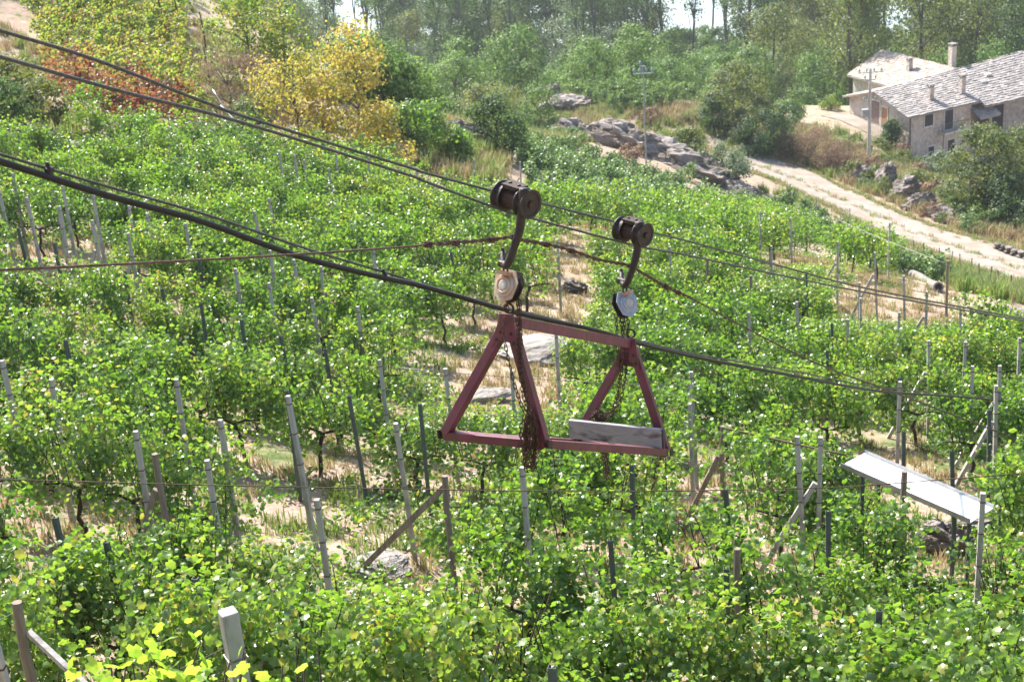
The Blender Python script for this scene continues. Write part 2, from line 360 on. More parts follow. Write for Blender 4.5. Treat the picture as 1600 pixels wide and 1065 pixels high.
# river
m, n, out = new_mat('river_water')
b = N(n, 'ShaderNodeBsdfPrincipled', Roughness=.28); b.inputs['Base Color'].default_value = (.30, .36, .36, 1); b.inputs['IOR'].default_value = 1.33
tc = N(n, 'ShaderNodeTexCoord'); nz = N(n, 'ShaderNodeTexNoise', Scale=.35, Detail=4); n.links.new(tc.outputs['Object'], nz.inputs['Vector'])
bp = N(n, 'ShaderNodeBump', Strength=.5, Distance=.5); n.links.new(nz.outputs['Fac'], bp.inputs['Height']); n.links.new(bp.outputs[0], b.inputs['Normal'])
n.links.new(b.outputs[0], out.inputs[0]); M['water'] = m
xs = np.linspace(-430, 430, 30); V = [(x, float(bank_near(x)) - 8, ZR) for x in xs] + [(x, float(bank_far(x)) + 8, ZR) for x in xs]
tag(link('river', mesh_from('river', V, [(i, i + 1, i + 31, i + 30) for i in range(29)], m)), 'pale river behind the tall riverside trees', kind='structure')

# road
def smooth_path(P, k=8):
    P = [np.asarray(p, float) for p in P]; P = [2 * P[0] - P[1]] + P + [2 * P[-1] - P[-2]]; out = []
    for i in range(1, len(P) - 2):
        for t in np.arange(k) / k:
            a, b_, c, d = P[i - 1:i + 3]
            out.append(.5 * (2 * b_ + (c - a) * t + (2 * a - 5 * b_ + 4 * c - d) * t * t + (3 * b_ - 3 * c + d - a) * t ** 3))
    return out + [P[-2]]
edge_hi = [gp(*p) for p in [(1140, 232), (1200, 246), (1262, 268), (1330, 300), (1400, 332), (1480, 362), (1560, 384), (1640, 404), (1760, 440)]]
edge_lo = [gp(*p) for p in [(1128, 250), (1180, 272), (1240, 296), (1310, 330), (1385, 368), (1470, 400), (1560, 432), (1650, 462), (1780, 500)]]
A_, B_ = smooth_path(edge_hi), smooth_path(edge_lo); V = []
for i in range(len(A_)):
    a, c = A_[i][:2], B_[i][:2]; wv = (vnoise(i * 1.0, 0, 3, 9) - .5) * .5
    for t in np.linspace(0, 1, 9):
        p = a + (c - a) * (t * (1 + wv * .1)); V.append((p[0], p[1], h1(*p) + .10))
tag(link('road', mesh_from('road', V, [(i * 9 + j, i * 9 + j + 1, i * 9 + j + 10, i * 9 + j + 9) for i in range(len(A_) - 1) for j in range(8)], M['asphalt'], smooth=True)),
    'pale gravel lane curving past the stone house', kind='structure')

# ------------------------------------------------------------------ leaves
def rand_dirs(k):
    v = rng.normal(size=(k, 3)); return v / np.linalg.norm(v, axis=1)[:, None]
VINE_ANG = np.radians([0, 24, 48, 76, 108, 150, 180, 210, 252, 284, 312, 336])
VINE_RAD = np.array([1.0, .80, .95, .72, .86, .74, .30, .74, .86, .72, .95, .80])
T_VINE = (np.concatenate([[[0, 0, .06]], np.stack([np.sin(VINE_ANG) * VINE_RAD, np.cos(VINE_ANG) * VINE_RAD, -.16 * VINE_RAD ** 2], 1)]) * .56,
          [(0, i + 1, (i + 1) % 12 + 1) for i in range(12)])
T_LEAF = (np.array([(0, -.5, -.06), (.36, -.08, -.09), (.22, .28, -.05), (0, .5, -.12), (-.22, .28, -.05), (-.36, -.08, -.09), (0, 0, .05)]), [(6, i, (i + 1) % 6) for i in range(6)])
T_RHOMB = (np.array([(0, -.5, 0), (.34, 0, -.1), (0, .5, 0), (-.34, 0, -.1)]), [(0, 1, 2, 3)])
T_SLIM = (np.array([(0, -.5, 0), (.12, 0, -.04), (0, .5, -.1), (-.12, 0, -.04)]), [(0, 1, 2, 3)])
def leaf_arrays(C, Nn, S, T, droop=.6):
    C = np.asarray(C); k = len(C); Nn = Nn / np.linalg.norm(Nn, axis=1)[:, None]
    tip = rng.normal(size=(k, 3)) * .6; tip[:, 2] -= droop
    tip -= Nn * (tip * Nn).sum(1)[:, None]; tip /= np.maximum(np.linalg.norm(tip, axis=1), 1e-6)[:, None]
    side = np.cross(tip, Nn); tv, tf = T; nv = len(tv)
    V = C[:, None] + S[:, None, None] * (tv[None, :, 0:1] * side[:, None] + tv[None, :, 1:2] * tip[:, None] + tv[None, :, 2:3] * Nn[:, None])
    Fc = [tuple(i * nv + a for a in f) for i in range(k) for f in tf]
    return V.reshape(-1, 3), Fc, len(tf)
def leaf_mesh(name, C, Nn, S, T, mat, droop=.6, tint=None):
    V, Fc, per = leaf_arrays(C, Nn, S, T, droop)
    if tint is None: tint = rng.random(len(C))
    return mesh_from(name, V, Fc, mat, attrs={'tint': ('FACE', np.repeat(tint, per))})
def scatter(name, P, scl, rz, variants, label=None, tilt=None):
    "one object of kind stuff: copies of the variant meshes spread over points P"
    me = bpy.data.meshes.new(name); me.from_pydata(np.asarray(P).tolist(), [], [])
    k = len(P)
    a = me.attributes.new('scl', 'FLOAT_VECTOR', 'POINT'); s = np.asarray(scl, float)
    if s.ndim == 1: s = np.repeat(s[:, None], 3, 1)
    a.data.foreach_set('vector', s.astype(np.float32).ravel())
    a = me.attributes.new('rot', 'FLOAT_VECTOR', 'POINT'); r = np.zeros((k, 3), np.float32); r[:, 2] = rz
    if tilt is not None: r[:, :2] = tilt
    a.data.foreach_set('vector', r.ravel())
    a = me.attributes.new('pick', 'INT', 'POINT'); a.data.foreach_set('value', rng.integers(0, len(variants), k).astype(np.int32))
    o = link(name, me); tag(o, label, kind='stuff')
    vc = bpy.data.collections.new(name + '_kinds')
    for i, vme in enumerate(variants):
        vo = bpy.data.objects.new('%s_kind' % name, vme); vc.objects.link(vo)
    g = bpy.data.node_groups.new(name, 'GeometryNodeTree')
    g.interface.new_socket('Geometry', in_out='INPUT', socket_type='NodeSocketGeometry'); g.interface.new_socket('Geometry', in_out='OUTPUT', socket_type='NodeSocketGeometry')
    gi, go = g.nodes.new('NodeGroupInput'), g.nodes.new('NodeGroupOutput')
    ip = g.nodes.new('GeometryNodeInstanceOnPoints'); ci = g.nodes.new('GeometryNodeCollectionInfo')
    ci.inputs['Collection'].default_value = vc; ci.inputs['Separate Children'].default_value = True; ci.inputs['Reset Children'].default_value = True
    def na(nm, t):
        x = g.nodes.new('GeometryNodeInputNamedAttribute'); x.data_type = t; x.inputs['Name'].default_value = nm
        return [s_ for s_ in x.outputs if s_.enabled and s_.name == 'Attribute'][0]
    e2r = g.nodes.new('FunctionNodeEulerToRotation'); L = g.links.new
    L(na('rot', 'FLOAT_VECTOR'), e2r.inputs[0]); L(e2r.outputs[0], ip.inputs['Rotation'])
    L(gi.outputs[0], ip.inputs['Points']); L(ci.outputs[0], ip.inputs['Instance']); ip.inputs['Pick Instance'].default_value = True
    L(na('pick', 'INT'), ip.inputs['Instance Index']); L(na('scl', 'FLOAT_VECTOR'), ip.inputs['Scale']); L(ip.outputs[0], go.inputs[0])
    md = o.modifiers.new('scatter', 'NODES'); md.node_group = g
    return o

# ------------------------------------------------------------------ grapevines
def vine_points(k, seed, half=.62, deep=.34, lo=.30, hi=1.6):
    "leaf centres and outward normals of one vine: a few canes that rise, lean out and hang, each dressed with leaves"
    r = np.random.default_rng(seed); C, Nn = [], []
    canes = 15
    for c in range(canes):
        x0 = r.uniform(-half, half); top = r.uniform(hi - .5, hi + .15); out = r.uniform(-1, 1); lean = r.normal() * .22
        m_ = int(k / canes * r.uniform(.6, 1.4)); t = np.sort(r.random(m_)) ** .8
        x = x0 + lean * t + r.normal(size=m_) * .12
        y = out * deep * (t ** 1.6) * r.uniform(.4, 1.1) + r.normal(size=m_) * .13
        z = lo + .12 + (top - lo) * np.where(t < .72, t / .72, 1 - (t - .72) * r.uniform(.4, 2.2)) + r.normal(size=m_) * .07
        C.append(np.stack([x, y, z], 1))
        nn = np.stack([r.normal(size=m_) * .7, np.sign(out + .001) * .55 + (y / deep) * .7 + r.normal(size=m_) * .5, r.normal(size=m_) * .45 + .62], 1); Nn.append(nn)
    C, Nn = np.concatenate(C), np.concatenate(Nn); Nn += 1e-4
    return C, Nn
def vine_foliage(name, k, seed, mat, T=T_VINE, size=(.085, .17), **kw):
    C, Nn = vine_points(k, seed, **kw); r = np.random.default_rng(seed + 99)
    S = r.uniform(size[0], size[1], len(C)) * (1 - .25 * (r.random(len(C)) < .3))
    tint = np.clip(r.beta(2.2, 2.6, len(C)) + .10 * (C[:, 2] > 1.5), 0, 1)
    return leaf_mesh(name, C, Nn, S, T, mat, .8, tint)
def vine_trunk(seed):
    r = random.Random(seed); b = MB(); pts_ = [(0, 0, -.12)]; x = y = 0
    for z in (.12, .3, .45, .6, .72): x += r.uniform(-.06, .06); y += r.uniform(-.05, .05); pts_.append((x, y, z))
    b.tube(pts_, [.042, .036, .033, .034, .03, .036], 6)
    for s in (-1, 1):
        q = [(x, y, .72), (x + s * .2, y + r.uniform(-.03, .03), .79), (x + s * .45, y + r.uniform(-.04, .04), .8)]
        b.tube(q, [.026, .02, .014], 5)
        for c in range(4):
            t = r.uniform(.1, .45); p0 = np.array([x + s * t, y, .78]); lean = r.uniform(-.2, .2); ou = r.uniform(-.3, .3)
            b.tube([p0, p0 + (lean * .4, ou * .3, .35), p0 + (lean, ou * .8, .72), p0 + (lean * 1.3, ou * 1.3, .9)], [.009, .008, .006, .004], 4, cap=False)
    return b.mesh('trunk', M['bark'], True)
def grape_mesh(seed):
    r = random.Random(seed); b = MB()
    for i in range(16):
        t = i / 16; rr = .045 * (1 - t * .75); a = r.uniform(0, 6.28)
        c = np.array([rr * math.cos(a), rr * math.sin(a), -.16 * t]); s = .017
        b.add([c + (s, 0, 0), c + (-s, 0, 0), c + (0, s, 0), c + (0, -s, 0), c + (0, 0, s), c + (0, 0, -s)], [(0, 2, 4), (2, 1, 4), (1, 3, 4), (3, 0, 4), (2, 0, 5), (1, 2, 5), (3, 1, 5), (0, 3, 5)])
    b.tube([(0, 0, -.02), (0, .005, .05)], .004, 4)
    return b.mesh('grape_bunch', M['grape'], True)
VF = [vine_foliage('foliage', 1350, 100 + i, M['leaf'], T_VINE, (.047, .102), half=.50 + .16 * ((i * 5) % 9) / 8, hi=1.38 + .5 * ((i * 4) % 9) / 8, deep=.30 + .1 * ((i * 7) % 9) / 8) for i in range(9)]
VNEAR = [vine_foliage('foliage', 1950, 150 + i, M['leaf'], T_VINE, (.042, .095), half=.46 + .05 * i, hi=1.9 - .13 * ((i * 2) % 5), deep=.30 + .03 * i) for i in range(6)]
VFAR = [vine_foliage('foliage', 430, 200 + i, M['leaf'], T_LEAF, (.09, .155)) for i in range(6)]
VT = [vine_trunk(i) for i in range(5)]; GB = [grape_mesh(i) for i in range(3)]
ROW_A = rad(-11.0); t_ = np.array([math.cos(ROW_A), math.sin(ROW_A)]); n_ = np.array([-t_[1], t_[0]])
cand = []
for k in range(0, 62):
    off = k * 2.25 + 3.2
    for j in range(-60, 61):
        cand.append(n_ * off + t_ * (j * .98 + rng.uniform(-.18, .18)) + n_ * rng.normal() * .06)
cand = np.array(cand); cand = cand[(cand[:, 1] > 4.2) & (np.abs(cand[:, 0]) < 6 + .5 * cand[:, 1])]
P3 = np.stack([cand[:, 0], cand[:, 1], H(cand[:, 0], cand[:, 1])], 1); qv = proj(P3)
gap = rng.random(len(P3))
keep = in_poly(qv, GREEN) & (gap > .08) & (rng.random(len(P3)) > bare(qv) * 1.02) & (qv[:, 2] > 10.5)
VP, VQ = P3[keep], qv[keep]
# low or missing vines where the photograph looks over them at the ground, a slab, a strut, a log
CLEAR = [(694 - 134 * t, 772 + 121 * t) for t in np.linspace(.12, 1, 8)] + [(555, 880), (590, 885), (625, 880), (590, 868)] + [(1335, 722), (1380, 745), (1430, 768), (1480, 790), (1520, 806), (1350, 715), (1420, 745)] + \
        [(1400, 425), (1435, 440), (1465, 455)] + [(x, y) for x in (650, 690, 730, 770, 810, 850) for y in (555, 590, 625)] + [(x, y) for x in (1290, 1340, 1390, 1440, 1490) for y in (470, 500)] + [(75, 412), (105, 418), (130, 422)] + \
        [(410, 805), (440, 800), (465, 795), (420, 785), (450, 825)] + [(880, 440), (895, 470), (870, 500), (890, 410), (1480, 862), (1240, 415), (1275, 412), (1180, 440)]
VZ = np.ones(len(VP)); okv = np.ones(len(VP), bool)
for cx, cy in CLEAR:
    px_m = FOC / VQ[:, 2]; hit = (np.abs(VQ[:, 0] - 12 - cx) < .62 * px_m) & (VQ[:, 1] > cy - 4) & (VQ[:, 1] - 1.85 * px_m < cy)
    frac = (VQ[:, 1] - cy) / (1.85 * px_m); okv &= ~(hit & (frac < .5)); VZ = np.where(hit & (frac >= .5), np.minimum(VZ, frac * .97), VZ)
VP, VQ, VZ = VP[okv], VQ[okv], VZ[okv]
top_q = proj(VP + np.array([0, 0, 1.7]))
vis = (top_q[:, 0] > -60) & (top_q[:, 0] < 1660) & (top_q[:, 1] < 1080) & (VQ[:, 1] > 200)
order = np.argsort(VQ[:, 2] + np.where(vis, 0, 1e4)); near = [i for i in order if vis[i]][:300]; rest = [i for i in range(len(VP)) if i not in set(near)]
VINES = []
for i in near:
    rz = ROW_A + (math.pi if rng.random() < .5 else 0) + rng.normal() * .07
    o = empty('grapevine', VP[i], rz); s = rng.uniform(.88, 1.14); o.scale = (s * rng.uniform(.95, 1.15), s, (s * rng.uniform(.92, 1.08) if VZ[i] == 1 else VZ[i]))
    link('trunk', random.choice(VT), o); link('foliage', random.choice(VNEAR if VQ[i, 2] < 15.5 else VF), o)
    for _ in range(rng.integers(1, 3)):
        link('grape_bunch', random.choice(GB), o, (rng.uniform(-.45, .45), rng.uniform(-.16, .16), rng.uniform(.62, .85)), rng.uniform(0, 6))
    tag(o, None, 'grapevine', 'green grapevines in rows'); VINES.append((o, proj(VP[i] + np.array([0, 0, 1.1]))[0]))
print('vines', len(VP), 'near', len(near), 'rest', len(rest), 'max depth near', VQ[near[-1], 2])
rp = VP[rest]; k = len(rest)
s = rng.uniform(.88, 1.15, k)
scatter('distant_grapevines', rp, np.stack([s * 1.1, s, np.minimum(s * rng.uniform(.9, 1.1, k), np.where(VZ[rest] < 1, VZ[rest], 9))], 1), ROW_A + rng.normal(size=k) * .08 + np.where(rng.random(k) < .5, math.pi, 0), VFAR, 'rows of green vines farther up the field')
scatter('distant_vine_stems', rp, s, rng.uniform(0, 6, k), VT, 'dark stems of the farther vines')
# ------------------------------------------------------------------ other vine plots
def row_points(poly, ang, sp, st, x0, x1, y0, y1, jit=.12):
    a = np.array([math.cos(ang), math.sin(ang)]); b = np.array([-a[1], a[0]]); P = []
    c = np.array([(x0 + x1) / 2, (y0 + y1) / 2]); Rr = math.hypot(x1 - x0, y1 - y0) / 2
    for i in np.arange(-Rr, Rr, sp):
        for j in np.arange(-Rr, Rr, st): P.append(c + b * i + a * j)
    P = np.array(P) + rng.normal(size=(len(P), 2)) * jit
    P = P[(P[:, 0] > x0) & (P[:, 0] < x1) & (P[:, 1] > y0) & (P[:, 1] < y1)]
    P = np.stack([P[:, 0], P[:, 1], H(P[:, 0], P[:, 1])], 1); q = proj(P); k = in_poly(q, poly) & (q[:, 2] > 4)
    return P[k], q[k]
VGREY = [vine_foliage('foliage', 260, 300 + i, M['leaf_grey'], T_LEAF, (.15, .24), half=.6, deep=.4) for i in range(4)]
VYEL = [vine_foliage('foliage', 300, 320 + i, M['leaf_yellow'], T_LEAF, (.13, .21), half=.65, deep=.4) for i in range(4)]
VRED = [vine_foliage('foliage', 260, 340 + i, M['leaf_red'], T_LEAF, (.13, .21), half=.65, deep=.4) for i in range(3)]
p, q = row_points(UPPER, rad(62), 1.7, .8, -5, 50, 60, 125)
kk = rng.random(len(p)) > .08; p = p[kk]; k = len(p); s = rng.uniform(.7, 1.05, k)
scatter('upper_grapevines', p, np.stack([s * 1.15, s, s * rng.uniform(.8, 1.0, k)], 1), rad(62) + rng.normal(size=k) * .1, VGREY, 'grey green vines in rows running towards the lane')
p, q = row_points(HILL, rad(38), 1.55, .85, -45, -5, 50, 95)
red = (q[:, 1] > 150 + (q[:, 0] - 90) * .24 + (vnoise(q[:, 0], q[:, 1], 34, 3) - .5) * 90) & (rng.random(len(q)) < .75)
for nm, mk, vs, lb in (('yellowing_grapevines', ~red, VYEL, 'yellow green autumn vines on the upper hillside plot'), ('reddened_grapevines', red, VRED, 'red autumn vines along the foot of the hillside plot')):
    pp = p[mk]; k = len(pp); s = rng.uniform(.85, 1.1, k)
    scatter(nm, pp, np.stack([s * 1.1, s, s], 1), rad(38) + rng.normal(size=k) * .1, vs, lb)

# ------------------------------------------------------------------ grass and weeds
def tuft(name, k, h, spread, mat, seed, wd=.012):
    r = np.random.default_rng(seed); V = []; Fc = []
    for i in range(k):
        b = r.normal(size=2) * spread; d = r.normal(size=2); d /= np.linalg.norm(d) + 1e-6; hh = h * r.uniform(.5, 1.1); l = r.uniform(.15, .6) * hh; s = np.array([-d[1], d[0]]) * wd
        o = len(V)
        V += [(b[0] - s[0], b[1] - s[1], -.03), (b[0] + s[0], b[1] + s[1], -.03), (b[0] + d[0] * l * .35 + s[0] * .8, b[1] + d[1] * l * .35 + s[1] * .8, hh * .6), (b[0] + d[0] * l * .35 - s[0] * .8, b[1] + d[1] * l * .35 - s[1] * .8, hh * .6), (b[0] + d[0] * l, b[1] + d[1] * l, hh)]
        Fc += [(o, o + 1, o + 2, o + 3), (o + 3, o + 2, o + 4)]
    return mesh_from(name, V, Fc, mat, attrs={'tint': ('FACE', np.repeat(r.random(k), 2))})
TDRY = [tuft('tuft', 26, .22, .10, M['dry_grass'], i) for i in range(3)]
TGRN = [tuft('tuft', 26, .24, .12, M['green_grass'], i + 9) for i in range(3)]
HERB = [leaf_mesh('herb', np.random.default_rng(50 + i).normal(size=(60, 3)) * (.16, .16, .07) + (0, 0, .12), rand_dirs(60) + (0, 0, .8), np.full(60, .075), T_LEAF, M['leaf'], .2) for i in range(3)]
WEED = [tuft('weed', 46, 1.15, .22, M['green_grass'], 30 + i, .028) for i in range(3)]
STRAW = [tuft('weed', 44, .75, .25, M['dry_grass'], 40 + i, .022) for i in range(3)]
def cloud(poly, count, x0, x1, y0, y1, pw=1.0):
    u = rng.random(count) ** pw; yy = y0 + (y1 - y0) * u; xx = rng.uniform(x0, x1, count)
    P = np.stack([xx, yy, H(xx, yy)], 1); q = proj(P); k = in_poly(q, poly) & (q[:, 2] > 3); return P[k], q[k]
p, q = cloud(GREEN, 60000, -26, 26, 5, 66, 1.5)
b_ = bare(q); r_ = rng.random(len(p)); gz = vnoise(p[:, 0], p[:, 1], 3.0, 21)
md = r_ < np.where(b_ > .3, .55, .35) * (gz < .62); mg = (r_ < .38) & (gz >= .55) & ~md
scatter('dry_grass', p[md], rng.uniform(.4, 1.1, md.sum()), rng.uniform(0, 6, md.sum()), TDRY, 'dry straw coloured grass between the vines')
scatter('green_grass', p[mg], rng.uniform(.5, 1.2, mg.sum()), rng.uniform(0, 6, mg.sum()), TGRN, 'green grass tufts between the vines')
mh = (rng.random(len(p)) < .10) & (gz > .5)
scatter('low_weeds', p[mh], rng.uniform(.6, 1.6, mh.sum()), rng.uniform(0, 6, mh.sum()), HERB, 'low leafy weeds on the vineyard floor')
VERGE = [(1175, 296), (1240, 309), (1310, 343), (1385, 381), (1470, 413), (1560, 445), (1650, 475), (1640, 560), (1540, 486), (1455, 428), (1335, 364), (1240, 318)]
p, q = cloud(VERGE, 22000, 5, 60, 50, 130)
m1 = rng.random(len(p)) < .75
scatter('roadside_weeds', p[m1], rng.uniform(.3, .85, m1.sum()), rng.uniform(0, 6, m1.sum()), WEED + HERB[:1] + STRAW[:1], 'green weeds between the vines and the lane')
p, q = cloud([(1330, 380), (1460, 440), (1560, 495), (1640, 560), (1640, 620), (1450, 500), (1330, 410)], 9000, 5, 60, 40, 90)
scatter('field_edge_straw', p, rng.uniform(.4, 1.1, len(p)), rng.uniform(0, 6, len(p)), TDRY + TGRN[:1], 'dry grass at the open edge of the vineyard')
pe = []
for i in range(len(A_)):
    for t, n_k in ((-.03, 9), (1.03, 9), (.5, 2)):
        for _ in range(n_k):
            a_, b_ = A_[i], B_[i]; j = min(i + 1, len(A_) - 1); u_ = rng.random(); a_ = a_ + (A_[j] - a_) * u_; b_ = b_ + (B_[j] - b_) * u_
            w_ = a_ + (b_ - a_) * (t + rng.normal() * .05); pe.append((w_[0], w_[1], h1(w_[0], w_[1]) + .05))
scatter('lane_tufts', pe, rng.uniform(.5, 1.7, len(pe)), rng.uniform(0, 6, len(pe)), TDRY + TGRN, 'grass tufts along the edges and crown of the lane')
BANK = [(880, 215), (960, 160), (1150, 170), (1240, 205), (1300, 200), (1460, 255), (1600, 330), (1640, 400), (1480, 355), (1330, 292), (1200, 238), (1120, 250), (1000, 235)]
p, q = cloud(BANK, 16000, 5, 70, 95, 165)
m1 = (rng.random(len(p)) < .6) & (vnoise(p[:, 0], p[:, 1], 6, 4) > .38)
scatter('bank_straw', p[m1], rng.uniform(.6, 1.5, m1.sum()), rng.uniform(0, 6, m1.sum()), STRAW, 'dry straw coloured weeds on the bank above the lane')
m2 = (~m1) & (rng.random(len(p)) < .3)
scatter('bank_weeds', p[m2], rng.uniform(.4, 1.0, m2.sum()), rng.uniform(0, 6, m2.sum()), WEED, 'green weeds on the bank above the lane')
MEADOW = [(560, 320), (600, 180), (760, 160), (900, 150), (1060, 150), (960, 200), (880, 240), (800, 240), (760, 330)]
p, q = cloud(MEADOW, 16000, -15, 30, 64, 160)
m1 = rng.random(len(p)) < .5
scatter('meadow_straw', p[m1], rng.uniform(.5, 1.2, m1.sum()), rng.uniform(0, 6, m1.sum()), STRAW, 'dry grass of the clearing below the woods')
scatter('meadow_weeds', p[~m1], rng.uniform(.4, .9, (~m1).sum()), rng.uniform(0, 6, (~m1).sum()), WEED, 'green weeds of the clearing below the woods')

SLOPE = [(-60, 300), (-60, -40), (70, -40), (75, 60), (105, 150), (125, 215), (70, 270)]
SLOPE2 = [(282, 30), (300, -20), (420, -20), (480, 120), (450, 250), (330, 228), (300, 140)]
for nm, pl, cnt in (('slope_straw', SLOPE, 16000), ('ridge_straw', SLOPE2, 16000)):
    p, q = cloud(pl, cnt, -45, 5, 44, 110)
    m1 = vnoise(p[:, 0], p[:, 1], 2.5, 31) > .42
    p = p[m1]; scatter(nm, p, rng.uniform(.25, .7, len(p)), rng.uniform(0, 6, len(p)), STRAW + WEED[:1], 'dry grass and weeds on the bare part of the hillside' if pl is SLOPE else 'dry grass along the edge of the hillside plot')

# ------------------------------------------------------------------ trellis posts
def post_mesh(kind, h, seed):
    r = random.Random(seed); b = MB()
    if kind == 'concrete':
        a, c = .034, .030
        for lo, hi, x, y in ((-.35, h, a, c),):
            b.add([(-x, -x, lo), (x, -x, lo), (x, x, lo), (-x, x, lo), (-y, -y, hi), (y, -y, hi), (y, y, hi), (-y, y, hi)], [(0, 3, 2, 1), (4, 5, 6, 7), (0, 1, 5, 4), (1, 2, 6, 5), (2, 3, 7, 6), (3, 0, 4, 7)])
        for z in (h - .12, h - .55, h - 1.0): b.box((-.036, -.036, z), (.036, .036, z + .012), 1)
        return b.mesh('concrete_post', [M['concrete'], M['rust_wire']])
    if kind == 'steel':
        t = .004; L, D = .03, .022
        b.box((-L, -D, -.35), (L, -D + t, h)); b.box((-L, -D + t, -.35), (-L + t, D, h)); b.box((L - t, -D + t, -.35), (L, D, h))
        b.box((-L, D, -.35), (-L + .014, D + t, h)); b.box((L - .014, D, -.35), (L, D + t, h))
        for i in range(int(h / .22)): b.box((-L - .006, -.006, .2 + i * .22), (-L - .0005, .006, .215 + i * .22)); b.box((L + .0005, -.006, .2 + i * .22), (L + .006, .006, .215 + i * .22))
        return b.mesh('steel_post', [M['steel_post']])
    P = [(r.uniform(-.012, .012), r.uniform(-.012, .012), z) for z in np.linspace(-.35, h, 6)]
    b.tube(P, [.05, .047, .046, .044, .043, .04], 9); return b.mesh('wooden_post', [M['wood']], False)
HT = {'c': 2.25, 's': 1.95, 'w': 2.0}; KN = {'c': 'concrete', 's': 'steel', 'w': 'wooden'}
PM = {k: [post_mesh(KN[k], HT[k], i) for i in range(2)] for k in HT}
def brace_mesh(kind, dx, h, th):
    b = MB(); b.bar((-dx, 0, -.15), (-.06, 0, h), th, th, (0, 1, 0)); return b.mesh('brace', [M['concrete'] if kind == 'c' else M['wood']])
BR = {'c': brace_mesh('c', .95, 1.55, .07), 'w': brace_mesh('w', .8, 1.5, .075)}
POSTS_C = '2,297 19,270 45,308 80,278 92,322 98,290 146,304 146,345b 200,321 203,364b 236,334 293,347 368,418 405,328 424,390 424,310 464,405 499,416 585,390 588,440 424,441b 493,463b 560,478b 9,562 71,593 272,593 597,563 524,240 436,236 463,242 478,250 515,262b 575,243 210,674 326,720 345,655 465,633t 498,777 0,965 819,732 627,655 1079,600b 1085,583 1280,683b 1260,683 1563,600b 1535,766 1050,385 1086,355 1187,331 1206,385 1238,340 1276,310 1248,472 1310,376b 1330,325 1390,348 1373,393b 1347,466 1403,488 1450,453b 1505,483 1509,532 1456,532b 1328,498b 1176,488 1405,592 1524,573 1569,571b 1597,526 868,518 701,575 799,578 739,248b 811,252b 846,268b 863,272 870,373 650,262 1345,440 1418,430'
POSTS_S = '34,356 86,379 311,394 193,424 255,450 313,473 379,500 103,530 161,560 445,522 512,544 447,608 555,615 48,503 94,807 312,899 489,945 168,845 656,630 985,728 960,842 675,990 865,1040 1297,799 1144,762 1135,888 1369,950 1417,670 1552,641 1570,710 1406,590 1293,547 1036,468 1265,423 1122,455 1304,505 711,393 1500,700'
POSTS_W = '244,709b 25,940n 694,743L 1127,665b 1417,738 1153,858 1107,404 1174,430 1482,408'
POSTS = []
for ch, txt in (('c', POSTS_C), ('s', POSTS_S), ('w', POSTS_W)):
    for it in txt.split():
        fl = it[-1] if it[-1].isalpha() else ''; px, py = map(float, it.rstrip('btnL').split(','))
        hh = HT[ch]; P = gp(px, py, hh)
        o = link(KN[ch] + '_post', random.choice(PM[ch]), None, tuple(P), rng.uniform(-.2, .2) + ROW_A)
        o.rotation_euler[0] = rng.normal() * .02; o.rotation_euler[1] = rng.normal() * .02 - .015
        if fl == 'b': link('brace', BR[ch], o)
        if fl == 't': o.scale = (1.05, 1.05, 1.06); o.rotation_euler[1] = -.06
        POSTS.append((o, ch, fl, (px, py)))
    # each post thing gets its label further down

# long strut leaning on the wooden post beside the pale slab
o = [p for p in POSTS if p[2] == 'L'][0][0]
top = gp(694, 743, 2.0) + (0, 0, 1.85); ft = gp(560, 893); b = MB(); b.bar(local(o, ft), local(o, top), .07, .07); ob = b.build('brace', [M['wood']]); ob.location = o.location
ob.parent = o; ob.matrix_parent_inverse = Matrix.Translation(o.location).inverted(); ob.location = o.location; o.rotation_euler = (0, 0, 0); ob['label'] = 'long slanting timber strut'
# strut of the wooden post in the lower corner, running down towards the viewer
o = [p for p in POSTS if p[2] == 'n'][0][0]; o.rotation_euler = (0, 0, 0); Pn = np.array(o.location); dn = proj(Pn)[0, 2]
b = MB(); b.bar(np.array([.05, 0, 1.72]), at(150, 1085, dn - .9) - Pn, .045, .045); b.build('brace', [M['concrete']], o)

# short square concrete post close to the viewer
NP = at(368, 950, 8.0); gz0 = h1(NP[0], NP[1]); b = MB(); x, y = .055, .048; hh = NP[2] - gz0
b.add([(-x, -x, -.4), (x, -x, -.4), (x, x, -.4), (-x, x, -.4), (-y, -y, hh), (y, -y, hh), (y, y, hh), (-y, y, hh)], [(0, 3, 2, 1), (4, 5, 6, 7), (0, 1, 5, 4), (1, 2, 6, 5), (2, 3, 7, 6), (3, 0, 4, 7)])
near_post = b.build('concrete_post', [M['concrete']], bevel=.008); near_post.location = (NP[0], NP[1], gz0); near_post.rotation_euler = (0, -.02, rad(28))
tag(near_post, 'thick square concrete post with a wire tie, standing nearest to the viewer', 'post')
b = MB(); z = hh - .30
for s_ in (-1, 1): b.box((-.058, s_ * .054 - .003, z), (.058, s_ * .054 + .003, z + .008)); b.box((s_ * .054 - .003, -.051, z), (s_ * .054 + .003, .051, z + .008))
b.build('wire_tie', [M['wire']], near_post)
# fresh bright vine just below the viewer, beside that post
for px, py, d in ((235, 1040, 7.2), (300, 1075, 6.9), (345, 1052, 7.4), (60, 1090, 7.6), (160, 1085, 7.3)):
    c = at(px, py, d); g0 = h1(c[0], c[1]); o = empty('grapevine', (c[0], c[1], g0), rng.uniform(-.3, .3))
    link('trunk', VT[0], o); s_ = max(.4, (c[2] - g0) / 1.75); o.scale = (1, 1, s_)
    me = vine_foliage('foliage', 480, int(px), M['leaf_fresh'], T_VINE, (.06, .115)); link('foliage', me, o)
    tag(o, None, 'grapevine', 'green grapevines in rows'); VINES.append((o, np.array([px, py, d])))

